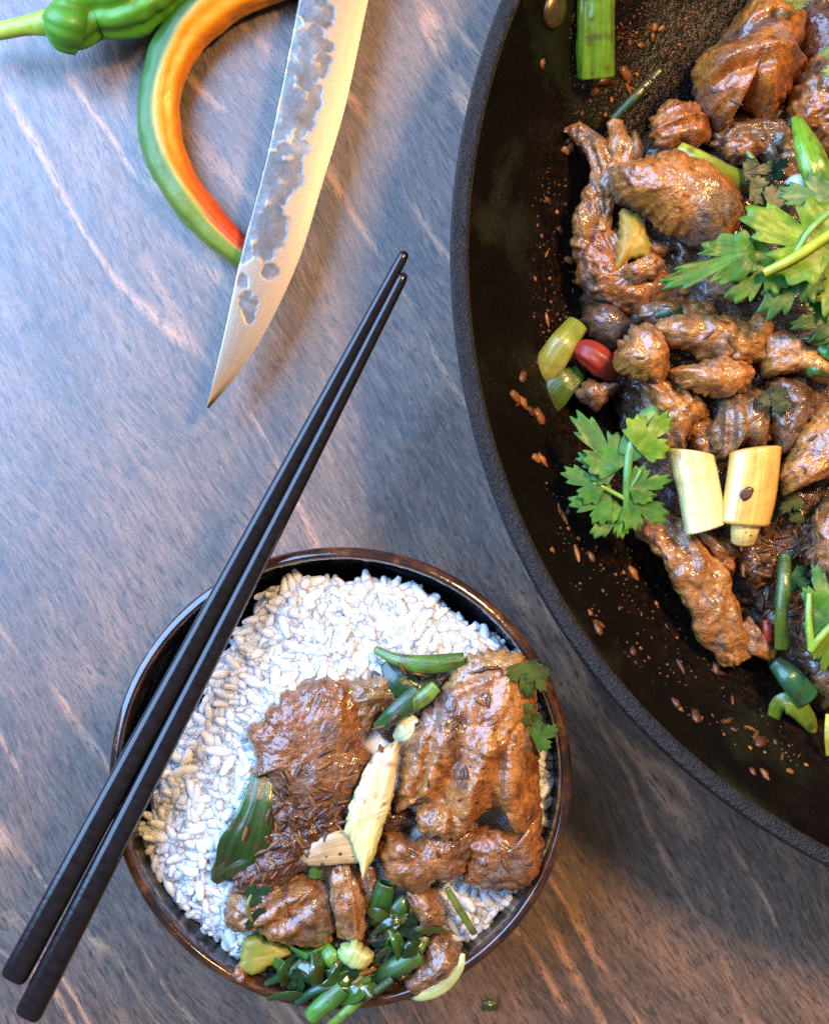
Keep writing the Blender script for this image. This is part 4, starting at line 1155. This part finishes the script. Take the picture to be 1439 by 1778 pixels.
# slices and bits deeper in the heap
slab([(1108, 535), (1180, 520), (1240, 533), (1232, 562), (1150, 578)], 31, 7, 140, (0.30, 0.115, 0.035), "brown meat slice half hidden between the shredded meat and the lumpy band", lump=(0.005, 0.0018))
slab([(1235, 440), (1300, 428), (1345, 480), (1292, 525), (1228, 505)], 34, 9, 141, (0.33, 0.13, 0.04), "orange brown meat slice under the large cilantro sprig", lump=(0.005, 0.0018))
slab([(1185, 735), (1238, 728), (1252, 792), (1205, 800)], 29, 7, 142, (0.24, 0.11, 0.05), "small brown meat slice just above the white leek", lump=(0.004, 0.0015))
slab([(1378, 590), (1440, 572), (1490, 600), (1445, 632)], 36, 8, 143, (0.34, 0.15, 0.06), "meat bit at the right edge above the tan lump", lump=(0.004, 0.0015))
slab([(1288, 938), (1330, 945), (1346, 992), (1302, 1014), (1274, 978)], 27, 8, 144, (0.15, 0.065, 0.03), "dark minced clump right of the diagonal strip", name="minced_meat", lump=(0.0035, 0.0024))
slab([(1378, 905), (1418, 898), (1425, 960), (1385, 985)], 28, 8, 145, (0.12, 0.055, 0.03), "dark minced clump below the dark green leaf at right", name="minced_meat", lump=(0.0035, 0.0024))
slab([(1085, 430), (1120, 415), (1165, 430), (1150, 448), (1100, 452)], 30, 5, 146, (0.22, 0.09, 0.04), "dark brown meat edge under the wedge's lower side", lump=(0.004, 0.0012))
herb("herb_leaf", "dark wet leaf stuck on the dark glossy meat slice", "herb", (1348, 700, 44), [((1335, 675), (1362, 725), 36, 48, 3, dict(col=(0.008, 0.030, 0.010), col2=(0.014, 0.05, 0.016))), ((1360, 690), (1340, 720), 30, 48, 3, dict(col=(0.010, 0.035, 0.010), col2=(0.014, 0.05, 0.016)))])
veg("scallion", [(1402, 648, 44, 7), (1418, 642, 46, 10), (1434, 650, 44, 6)], (0.03, 0.14, 0.015), (0.02, 0.10, 0.012), "small wet green scallion bit on the tan lump at right", "scallion", flat=0.5, seed=147)
veg("scallion", [(1424, 600, 46, 10), (1442, 612, 47, 14), (1465, 625, 45, 8)], (0.06, 0.24, 0.02), (0.05, 0.20, 0.02), "bright green scallion bit at the right edge beside the lumpy band", "scallion", flat=0.6, seed=148)
veg("scallion", [(1136, 548, 36, 6), (1165, 540, 38, 9), (1200, 545, 36, 6)], (0.012, 0.05, 0.010), (0.015, 0.06, 0.012), "dark green sliver between the shredded meat and the lumpy band", "scallion", flat=0.5, seed=149)
# left side bits
slab([(1005, 549), (1041, 524), (1077, 545), (1107, 575), (1085, 593), (1061, 613), (1021, 585)], 24, 10, 100, (0.10, 0.055, 0.050), "smooth dark purplish meat above the red chili", lump=(0.008, 0.0008), fine=(0.002, 0.0002), amt=0.5)
veg("leek_piece", [(1004, 562, 29, 19), (975, 600, 31, 24), (950, 636, 29, 24), (930, 664, 26, 12)], (0.20, 0.24, 0.02), (0.42, 0.36, 0.06), "yellow green leek piece on the pan wall left of the chili", "leek", M_LEEK, flat=0.5, seed=101, nseg=36, ridge=0.08)
veg("scallion_leaf", [(1006, 646, 27, 14), (975, 668, 28, 25), (950, 697, 26, 27), (938, 714, 24, 24)], (0.05, 0.10, 0.01), (0.07, 0.12, 0.008), "olive green scallion leaf below the yellow green leek piece", "scallion", flat=0.3, seed=102, nseg=36)
ch = thing("red_chili", "glossy red chili piece beside the purplish meat", "chili", at(1035, 625, 26))
tube("skin", [(1002, 606, 30, 14), (1020, 612, 32, 24), (1045, 630, 32, 26), (1066, 652, 29, 14)], M_PEPPER, (0.30, 0.020, 0.005), (0.14, 0.008, 0.004), flat=0.75, seed=103, nseg=40, ridge=0.10, bumpn=0.18, stain=0.3, parent=ch)
slab([(1000, 683), (1017, 661), (1041, 664), (1069, 667), (1058, 692), (1037, 713), (1009, 700)], 26, 7, 104, (0.27, 0.125, 0.07), "small rough meat bit below the red chili", lump=(0.0035, 0.0015))
# lumpy middle band
slab([(1065, 622), (1078, 596), (1096, 570), (1124, 569), (1150, 598), (1158, 642), (1132, 668), (1095, 662), (1070, 645)], 36, 13, 105, (0.40, 0.185, 0.070), "rounded glossy meat lump right of the red chili", lump=(0.005, 0.0019), amt=0.8)
slab([(1128, 572), (1168, 549), (1218, 544), (1280, 557), (1325, 580), (1332, 615), (1300, 636), (1240, 632), (1200, 614), (1160, 604)], 35, 12, 106, (0.36, 0.175, 0.072), "lumpy tan meat band below the cilantro leaves", lump=(0.0055, 0.0021), amt=0.9)
slab([(1160, 645), (1205, 632), (1245, 622), (1300, 638), (1304, 665), (1272, 687), (1225, 688), (1183, 670)], 39, 10, 107, (0.42, 0.185, 0.062), "plump golden brown meat lump at the middle of the lumpy band", lump=(0.006, 0.0016), amt=0.8)
slab([(1308, 590), (1350, 576), (1400, 606), (1450, 640), (1442, 668), (1380, 650), (1328, 652)], 37, 10, 108, (0.40, 0.19, 0.075), "tan meat lump at the right end of the lumpy band", lump=(0.006, 0.0016))
slab([(1296, 560), (1320, 545), (1340, 565), (1330, 592), (1305, 590)], 38, 7, 109, (0.38, 0.16, 0.06), "small upright meat bit under the lowest cilantro leaf", lump=(0.004, 0.001))
slab([(1108, 662), (1150, 658), (1196, 680), (1228, 722), (1195, 742), (1182, 792), (1150, 780), (1128, 722)], 33, 9, 110, (0.34, 0.15, 0.05), "shredded orange meat behind the small cilantro sprig", lump=(0.0055, 0.0022), fold=(-60, 0.004, 0.0014))
slab([(1232, 748), (1248, 706), (1285, 678), (1330, 688), (1338, 740), (1326, 778), (1280, 772), (1256, 804), (1240, 794)], 35, 10, 111, (0.21, 0.115, 0.075), "greyish brown ribbed meat slice behind the two white leeks", lump=(0.008, 0.0012), fold=(88, 0.0030, 0.0011))
slab([(1322, 682), (1350, 654), (1390, 658), (1422, 700), (1398, 742), (1376, 778), (1350, 792), (1330, 762)], 36, 10, 112, (0.13, 0.065, 0.045), "dark glossy meat slice between the ribbed slice and the pale edge chunk", lump=(0.006, 0.0018))
slab([(1351, 814), (1373, 776), (1393, 732), (1439, 700), (1500, 720), (1510, 800), (1439, 826), (1403, 840), (1362, 856)], 40, 12, 113, (0.42, 0.19, 0.065), "golden meat chunk with a pale edge right of the yellow leek", lump=(0.007, 0.0016), fine=(0.0018, 0.0005))
slab([(1405, 940), (1420, 880), (1460, 850), (1520, 900), (1500, 1010), (1439, 1010), (1412, 990)], 38, 11, 114, (0.32, 0.15, 0.075), "reddish brown meat at the right edge above the lower cilantro", lump=(0.006, 0.0018))
veg("leek_piece", [(1199, 786, 42, 37), (1212, 850, 42.5, 37.5), (1224, 918, 42, 36)], (0.60, 0.58, 0.22), (0.74, 0.72, 0.36), "white glossy leek tube, left one of the two leeks in the pan", "leek", M_LEEK, flat=0.62, seed=115, nseg=44, dome=0.12, endcut=(-0.35, 0.1))
lk = thing("leek_piece", "yellow leek tube with a dark spot, right one of the two leeks", "leek", at(1300, 850, 38))
tube("outer_layer", [(1311, 782, 43, 44), (1303, 850, 43.5, 45), (1292, 908, 43, 43)], M_LEEK, (0.62, 0.36, 0.075), (0.66, 0.38, 0.08), flat=0.6, seed=116, nseg=44, dome=0.15, endcut=(0.25, 0.1), parent=lk)
tube("core", [(1300, 860, 42, 26), (1293, 915, 42, 25), (1289, 940, 40, 21)], M_LEEK, (0.68, 0.50, 0.16), flat=0.7, seed=117, nseg=32, parent=lk, dome=0.3)
blob("burnt_spot", [(1284, 858), (1296, 846), (1308, 848), (1304, 862), (1292, 870)], 47.7, 0.4, M_SEED, seed=118, colf=lambda V: np.tile((0.05, 0.018, 0.008), (len(V), 1)), lump=(0.003, 0.0001), fine=(0.001, 0.00005), ragged=0.0002, parent=lk)
T(meat_strip("meat_strip", [(1108, 918, 27, 16), (1150, 928, 32, 36), (1195, 975, 34, 43), (1228, 1035, 33, 44), (1255, 1095, 31, 42), (1275, 1148, 28, 30)], 119, (0.33, 0.150, 0.062), flat=0.5, fold=(-58, 0.004, 0.0012), lump=(0.006, 0.0018)), "long diagonal meat strip hanging towards the pan's lower left wall")
T(meat_strip("meat_strip", [(1285, 1085, 30, 22), (1312, 1115, 30, 20), (1338, 1140, 28, 14)], 120, (0.36, 0.13, 0.03), flat=0.6), "short orange meat tail at the long diagonal strip's lower end")
slab([(1195, 905), (1240, 925), (1275, 960), (1270, 1000), (1240, 980), (1210, 940)], 29, 7, 121, (0.30, 0.105, 0.025), "glossy orange meat under the lower ends of the leeks", lump=(0.004, 0.0018))
slab([(1370, 1080), (1439, 1040), (1520, 1060), (1510, 1200), (1439, 1230), (1400, 1180)], 28, 10, 122, (0.12, 0.06, 0.042), "dark brown meat at the right edge beside the lower cilantro", lump=(0.006, 0.0018))
veg("scallion", [(1362, 962, 33, 11), (1360, 1020, 36, 13), (1356, 1075, 36, 12), (1358, 1124, 33, 14)], (0.02, 0.08, 0.012), (0.10, 0.14, 0.012), "slim dark green scallion standing in the spiced sauce", "scallion", flat=0.8, seed=123, wall=0.0006)
veg("scallion", [(1345, 1150, 30, 14), (1372, 1178, 33, 22), (1402, 1212, 31, 22)], (0.015, 0.07, 0.02), (0.02, 0.13, 0.05), "dark teal scallion piece below the diagonal strip's tail", "scallion", flat=0.7, seed=124, wall=0.0007)
veg("red_chili", [(1330, 1078, 30, 7), (1332, 1096, 31, 8), (1334, 1114, 30, 6)], (0.45, 0.04, 0.01), (0.32, 0.02, 0.006), "tiny red chili bit next to the slim dark scallion", "chili", M_PEPPER, seed=125)
lw = thing("scallion_leaf", "pale limp split scallion leaf low on the pan's lower wall", "scallion", at(1340, 1245, 18))
tube("strip", [(1274, 1200, 24, 6), (1300, 1228, 26, 12), (1332, 1258, 25, 13), (1352, 1292, 21, 8)], M_PLANT, (0.10, 0.18, 0.06), (0.26, 0.33, 0.13), flat=0.35, seed=131, nseg=24, bumpn=0.15, parent=lw)
tube("strip", [(1338, 1262, 25, 9), (1350, 1226, 28, 16), (1372, 1222, 30, 20), (1400, 1248, 27, 16), (1412, 1272, 24, 8)], M_PLANT, (0.08, 0.16, 0.015), (0.16, 0.22, 0.02), flat=0.35, seed=132, nseg=24, bumpn=0.2, parent=lw, stain=0.4)
tube("strip", [(1340, 1278, 23, 4), (1358, 1284, 23, 7), (1376, 1280, 22, 4)], M_PLANT, (0.20, 0.26, 0.06), flat=0.4, seed=133, nseg=16, parent=lw)
herb("herb_leaf", "small green leaf stuck in the dark sauce beside the slim scallion", "herb", (1388, 1008, 30), [((1372, 1000), (1406, 1018), 34, 36, 3, dict(col=(0.015, 0.09, 0.02)))])
herb("herb_leaf", "small dark green leaf below the golden chunk", "herb", (1366, 875, 30), [((1385, 860), (1352, 892), 32, 38, 3, dict(col=(0.03, 0.07, 0.008))), ((1390, 890), (1370, 905), 22, 36, 3, dict(col=(0.02, 0.05, 0.006)))])

# ------------------------------------------------------------------ fresh cilantro
CG, CG2 = (0.045, 0.165, 0.020), (0.085, 0.26, 0.022)
CY, CY2 = (0.12, 0.26, 0.012), (0.22, 0.36, 0.015)
cil = thing("cilantro_sprig", "large fresh cilantro sprig lying over the meat at the right", "cilantro", at(1340, 430, 50))
leaf(cil, (1445, 440), (1280, 362), 100, 62, 1, 3, 0.40, CY, CY2, cup=0.5)
leaf(cil, (1310, 432), (1136, 500), 60, 60, 2, 3, 0.42, CG, CG2, cup=0.8)
leaf(cil, (1345, 440), (1268, 520), 70, 58, 3, 3, 0.34, CG, CY, cup=0.5)
leaf(cil, (1400, 450), (1325, 552), 82, 57, 4, 3, 0.40, (0.035, 0.13, 0.022), (0.06, 0.19, 0.03), cup=0.5)
leaf(cil, (1445, 430), (1440, 560), 70, 56, 5, 3, 0.40, CY, CY2, cup=0.4)
leaf(cil, (1440, 350), (1340, 330), 60, 60, 6, 3, 0.3, (0.05, 0.18, 0.05), (0.09, 0.26, 0.07), cup=0.4)
tube("stem", [(1326, 474, 61, 8), (1380, 446, 64, 9), (1450, 400, 65, 9), (1520, 350, 62, 9)], M_PLANT, (0.38, 0.42, 0.02), (0.26, 0.38, 0.03), seed=1, nseg=16, parent=cil)
tube("stem", [(1440, 368, 62, 6), (1405, 400, 63, 6), (1380, 440, 62, 5)], M_PLANT, (0.16, 0.34, 0.08), seed=2, nseg=14, parent=cil)
low = thing("cilantro_leaf", "darker cilantro leaf below the large sprig at the right edge", "cilantro", at(1420, 550, 48))
leaf(low, (1470, 540), (1365, 568), 62, 52, 8, 5, 0.34, (0.022, 0.085, 0.008), (0.045, 0.13, 0.008), cup=0.4)
leaf(low, (1470, 580), (1395, 590), 40, 50, 9, 3, 0.34, (0.022, 0.085, 0.008), (0.045, 0.13, 0.008), cup=0.4)
top_ = thing("cilantro_leaf", "cilantro leaf at the upper right edge near the folded chunk", "cilantro", at(1450, 100, 46))
leaf(top_, (1490, 95), (1418, 90), 52, 52, 10, 5, 0.36, CG, CY2, cup=0.3)
leaf(top_, (1480, 110), (1424, 130), 36, 51, 11, 3, 0.36, CG, CY2, cup=0.3)
gl = thing("cilantro_leaf", "small cilantro leaf at the top edge above the folded chunk", "cilantro", at(1385, 8, 46))
leaf(gl, (1385, -12), (1385, 22), 30, 54, 12, 3, 0.3, (0.06, 0.12, 0.01), CY, cup=0.3)

sq = thing("cilantro_sprig", "small bright cilantro sprig left of the white leek", "cilantro", at(1080, 830, 40))
leaf(sq, (1075, 815), (995, 718), 58, 50, 21, 3, 0.40, CG, CG2, cup=0.4)
leaf(sq, (1068, 822), (1000, 790), 40, 49, 22, 3, 0.36, CG, (0.05, 0.22, 0.06), cup=0.4)
leaf(sq, (1104, 778), (1172, 712), 58, 52, 23, 3, 0.40, CY, CY2, cup=0.3)
leaf(sq, (1050, 848), (974, 815), 48, 48, 24, 3, 0.40, CG, CG2, cup=0.4)
leaf(sq, (1062, 872), (986, 872), 50, 47, 25, 3, 0.40, CG, CG2, cup=0.4)
leaf(sq, (1082, 884), (1020, 936), 52, 46, 26, 3, 0.40, CG, CY2, cup=0.3)
leaf(sq, (1092, 850), (1172, 828), 46, 50, 27, 3, 0.40, CG, CG2, cup=0.4)
leaf(sq, (1088, 868), (1166, 902), 62, 49, 28, 3, 0.40, CG, CY, cup=0.4)
leaf(sq, (1085, 880), (1076, 938), 36, 47, 29, 3, 0.36, CY, CY2, cup=0.3)
leaf(sq, (1090, 790), (1140, 706), 32, 51, 30, 2, 0.12, (0.05, 0.20, 0.06), (0.09, 0.30, 0.10), cup=0.9)
tube("stem", [(1128, 722, 48, 9), (1096, 770, 50, 9), (1088, 830, 50, 7), (1086, 885, 48, 5)], M_PLANT, (0.09, 0.30, 0.11), (0.10, 0.26, 0.03), seed=3, nseg=16, parent=sq)
tube("stem", [(1088, 868, 49, 4), (1055, 850, 48, 4), (1030, 838, 48, 4)], M_PLANT, (0.20, 0.30, 0.03), seed=4, nseg=12, parent=sq)
tube("stem", [(1086, 860, 49, 4), (1105, 830, 50, 4), (1112, 815, 50, 3)], M_PLANT, (0.10, 0.26, 0.04), seed=5, nseg=12, parent=sq)
tube("stem", [(1086, 885, 48, 5), (1080, 910, 47, 4), (1074, 932, 46, 3)], M_PLANT, (0.16, 0.30, 0.03), seed=6, nseg=12, parent=sq)

lo = thing("cilantro_sprig", "cilantro sprig with a bent yellow green stem at the lower right edge", "cilantro", at(1425, 1080, 36))
leaf(lo, (1445, 1095), (1412, 965), 62, 46, 31, 5, 0.30, (0.05, 0.19, 0.05), CG2, cup=0.7)
leaf(lo, (1440, 1030), (1402, 1030), 26, 45, 32, 3, 0.3, CY, CY2, cup=0.4)
leaf(lo, (1445, 1100), (1425, 1175), 40, 44, 33, 5, 0.3, CY, CY2, cup=0.4)
tube("stem", [(1404, 1030, 46, 5), (1403, 1075, 47, 6), (1408, 1128, 46, 7)], M_PLANT, (0.20, 0.36, 0.05), (0.26, 0.40, 0.04), seed=7, nseg=14, parent=lo)
tube("stem", [(1406, 1130, 46, 7), (1425, 1105, 48, 7), (1460, 1070, 48, 7)], M_PLANT, (0.26, 0.38, 0.03), (0.20, 0.36, 0.03), seed=8, nseg=14, parent=lo)
veg("pepper_piece", [(1436, 1240, 34, 4), (1440, 1275, 36, 10), (1436, 1312, 33, 3)], (0.45, 0.42, 0.03), (0.36, 0.36, 0.02), "thin yellow pepper sliver at the right edge near the lower wall", "pepper", M_PEPPER, flat=0.4, seed=130)

# ------------------------------------------------------------------ spices: whole seeds, crumbs and specks
bpy.context.view_layer.update()
deps = bpy.context.evaluated_depsgraph_get()


def seed_shape(seed, L, r, ridges=5):
    nr, ns = 9, 10
    rg = np.random.RandomState(seed)
    t = np.linspace(0, 1, nr); th = np.linspace(0, 2 * np.pi, ns, endpoint=False)
    R = r * np.sin(np.pi * np.clip(t, 0.05, 0.95)) ** 0.7 * (1 + 0.12 * rg.uniform(-1, 1, nr))
    rr = 1 + 0.14 * np.cos(ridges * th)
    b = rg.uniform(-0.12, 0.12) * L
    V = np.stack([np.repeat((t - 0.5) * L, ns), (R[:, None] * rr * np.cos(th)).ravel() + np.repeat(b * ((t - 0.5) * 2) ** 2, ns), (0.8 * R[:, None] * rr * np.sin(th)).ravel()], -1)
    V = np.vstack([V, [-0.51 * L, b, 0], [0.51 * L, b, 0]])
    return V, [grid_faces(nr, ns, flip=True), fan(nr * ns, 0, ns, flip=False), fan(nr * ns + 1, (nr - 1) * ns, ns, flip=True)]


def crumb_shape(seed, r):
    rg = np.random.RandomState(seed)
    u = np.linspace(0.25, np.pi - 0.25, 5); th = np.linspace(0, 2 * np.pi, 8, endpoint=False)
    V = np.array([(math.sin(a) * math.cos(b), math.sin(a) * math.sin(b), 0.7 * math.cos(a)) for a in u for b in th])
    V = np.vstack([V, [0, 0, 0.75], [0, 0, -0.75]])
    V = V * (1 + 0.55 * noise(V * 1.4, seed))[:, None] * r * np.array([rg.uniform(0.9, 1.9), 1.0, 0.8])
    return V, [grid_faces(5, 8), fan(40, 0, 8, flip=False), fan(41, 32, 8, flip=True)]


SEEDC = [(0.13, 0.045, 0.015), (0.085, 0.030, 0.014), (0.20, 0.075, 0.02), (0.055, 0.022, 0.015)]
CRUMC = [(0.20, 0.065, 0.016), (0.11, 0.04, 0.015), (0.30, 0.11, 0.022), (0.07, 0.025, 0.012)]


def shared(name, shapes, cols):
    out = []
    for (V, F) in shapes:
        for c in cols:
            me = mesh_of(name, V, F, col=c); me.materials.append(M_SEED); out.append(me)
    return out


SEEDM = shared("cumin_seed", [seed_shape(i, L, r) for i, (L, r) in enumerate([(0.0046, 0.00062), (0.0040, 0.00070), (0.0052, 0.00060)])], SEEDC)
CRUMM = shared("spice_crumb", [crumb_shape(i + 3, r) for i, r in enumerate([0.0011, 0.0014, 0.0008])] + [seed_shape(9, 0.0045, 0.0007)], CRUMC)


def hit(x, y):
    ok, p, n, _, ob, _ = scene.ray_cast(deps, Vector(CAM_LOC), Vector(ray(x, y)))
    return (p, n, ob) if ok else None


def lay(x, y, mesh, name, label, cat, group, sink=0.0003, yaw=None, scale=1.0, only=None):
    h = hit(x, y)
    if h is None: return None
    p, n, ob = h
    if only and not only(ob): return None
    if n.z < 0: n = -n
    R = n.to_track_quat('Z', 'Y').to_matrix() @ Matrix.Rotation(rng.uniform(0, 6.283) if yaw is None else yaw, 3, 'Z')
    o = bpy.data.objects.new(name, mesh); COL.objects.link(o)
    o.matrix_world = Matrix.Translation(p + n * sink) @ R.to_4x4() @ Matrix.Scale(scale, 4)
    if name == "cumin_seed":
        w = (ob.get("label", "") or "dark sauce") if not ob.name.startswith("spice") else "dark sauce"
        for cut in (" along", " below", " under", " next", " at ", " beside", " behind", " in the", " right of", " left of", " between", " above", " hanging", " with", " by ", " near", " tucked", " from", " to ", " on ", " lying", " over"):
            w = w.split(cut)[0]
        w = " ".join(w.split()[:7])
        label = "brown cumin seed stuck to the " + w + (" in the bowl" if y > 1100 and x < 1000 else " in the pan")
        group = "cumin seeds on the " + w
    return tag(o, label, cat, group)


NOT = ("rice", "tabletop", "chopstick", "bowl", "rim", "blade", "leaf", "stem", "flesh")
foodonly = lambda ob: not ob.name.startswith(NOT)
G1 = ("brown cumin seed stuck to the saucy meat in the bowl", "cumin seed", "cumin seeds on the meat in the bowl")
for (x, y) in [(563, 1303), (602, 1300), (567, 1373), (590, 1362), (612, 1340), (495, 1350), (506, 1352), (500, 1372), (662, 1300), (594, 1432), (520, 1400), (505, 1420), (480, 1440), (600, 1352), (497, 1578), (790, 1222), (772, 1175), (830, 1215),
               (795, 1255), (790, 1310), (812, 1340), (770, 1350), (855, 1160), (835, 1165), (848, 1218), (790, 1270), (875, 1500), (730, 1470), (615, 1705), (640, 1690), (690, 1720), (760, 1690), (480, 1470), (460, 1480), (500, 1500), (430, 1450),
               (465, 1420), (540, 1390), (560, 1410), (575, 1445), (545, 1455), (520, 1460), (595, 1395), (700, 1160), (730, 1170), (660, 1265), (640, 1260), (680, 1250), (560, 1330), (520, 1340)]:
    lay(x + rng.uniform(-4, 4), y + rng.uniform(-4, 4), rng.choice(SEEDM), "cumin_seed", *G1, only=foodonly)
meatonly = lambda ob: ob.name.startswith(("meat", "minced", "sauce"))
for (x, y) in dart(62, 14, [(445, 1360), (520, 1372), (615, 1365), (612, 1450), (590, 1480), (500, 1510), (430, 1545), (410, 1530), (445, 1450)], None):
    lay(x, y, rng.choice(SEEDM), "cumin_seed", *G1, sink=0.0001, only=meatonly, scale=rng.uniform(0.7, 1.05))
for (x, y) in dart(20, 34, [(690, 1280), (800, 1160), (920, 1160), (930, 1520), (700, 1520)], None):
    lay(x, y, rng.choice(SEEDM), "cumin_seed", *G1, sink=0.0001, only=meatonly, scale=rng.uniform(0.5, 0.9))
G2 = ("brown cumin seed in the dark sauce of the pan", "cumin seed", "cumin seeds in the pan's sauce")
for (x, y) in dart(90, 13, [(1245, 930), (1330, 910), (1420, 880), (1420, 1010), (1390, 1090), (1400, 1180), (1345, 1100), (1300, 1010)], None):
    lay(x, y, rng.choice(SEEDM), "cumin_seed", *G2, only=meatonly, scale=rng.uniform(0.75, 1.1))
for (x, y) in dart(36, 28, [(1000, 470), (1080, 250), (1220, 60), (1420, 30), (1430, 840), (1150, 760), (1080, 560)], None):
    lay(x, y, rng.choice(SEEDM), "cumin_seed", *G2, sink=0.0001, only=meatonly, scale=rng.uniform(0.45, 0.9))
def g3(x, y):
    w = "upper" if y < 240 else ("left" if y < 760 else "lower left")
    return ("orange brown spice crumb stuck to the black %s wall of the pan" % w, "spice crumb", "spice crumbs on the %s pan wall" % w)



panonly = lambda ob: ob.name.startswith("pan_inside")
fix = [(957, 956), (1023, 1065), (1037, 1083), (1036, 1092), (1097, 995), (1138, 1048), (1097, 1132), (1180, 1158), (1244, 1168), (1172, 1222), (1180, 1232), (1206, 1245), (1212, 1250), (1262, 1253), (1310, 1278), (1318, 1290), (1305, 1340), (1325, 1345), (1370, 1340), (1300, 1265),
       (950, 540), (948, 555), (935, 790), (940, 800), (930, 797), (893, 690), (898, 702), (905, 700), (920, 715), (935, 725), (970, 887), (985, 890), (975, 895), (1003, 936), (1000, 962), (1025, 968), (986, 245), (990, 255), (982, 262), (1135, 48), (1012, 150), (1030, 160), (1048, 140), (940, 110), (838, 157), (1085, 130), (1090, 155), (1050, 200), (905, 655), (1240, 1160)]
for (x, y) in fix:
    lay(x, y, rng.choice(CRUMM), "spice_crumb", *g3(x, y), only=panonly, scale=rng.uniform(0.8, 1.3))
for poly, n, dm_ in (([(990, 10), (1260, 10), (1180, 150), (1090, 200), (1010, 210)], 44, 16), ([(930, 360), (985, 260), (1000, 560), (920, 640)], 18, 17), ([(960, 860), (1080, 900), (1200, 1150), (1300, 1240), (1160, 1200), (1000, 1000)], 16, 24),
                     ([(1180, 1220), (1400, 1300), (1400, 1340), (1260, 1290)], 16, 18)):
    for (x, y) in dart(n, dm_, poly, None):
        lay(x, y, rng.choice(CRUMM), "spice_crumb", *g3(x, y), only=panonly, scale=0.35 + 0.6 * rng.random() ** 2)
# the countless specks
Vs, F0, F1, cs, off = [], [], [], [], 0
SP = [crumb_shape(20 + i, r) for i, r in enumerate((0.00022, 0.00032, 0.00045))]
for poly, n, dm_ in (([(985, 0), (1280, 0), (1180, 180), (1070, 220), (1000, 230)], 1300, 3.6), ([(925, 330), (985, 240), (1010, 520), (960, 640), (915, 640)], 140, 6), ([(930, 800), (1000, 800), (1120, 960), (1240, 1170), (1420, 1300), (1380, 1340), (1150, 1220), (980, 1000)], 330, 7),
                     ([(1250, 930), (1420, 900), (1420, 1200), (1340, 1120)], 160, 7), ([(470, 1180), (630, 1190), (920, 1150), (930, 1520), (430, 1640)], 160, 12)):
    for (x, y) in dart(n, dm_, poly, None):
        h = hit(x, y)
        if h is None or not (foodonly(h[2])) or h[2].name.startswith(('scallion', 'leek')): continue
        if noise(np.array([x / 38.0, y / 38.0, 0.3]), 5) < rng.uniform(-0.25, 0.25): continue
        V, F = SP[rng.randrange(3)]
        k = rng.uniform(0.6, 1.3); A = np.array(Matrix.Rotation(rng.uniform(0, 6.28), 3, 'Z')) * k
        Vs.append(V @ A.T + np.array(h[0]) + np.array([0, 0, 0.0001])); F0.append(F[0] + off); F1.append(np.vstack(F[1:]) + off); off += len(V)
        cs.append(np.tile(np.array(rng.choice(CRUMC)) * rng.uniform(0.12, 0.7), (len(V), 1)))
o = obj("spice_specks", np.vstack(Vs), [np.vstack(F0), np.vstack(F1)], M_SEED, col=np.vstack(cs))
o["kind"] = "stuff"; o["label"] = "fine ground spice specks over the pan wall and the meat"
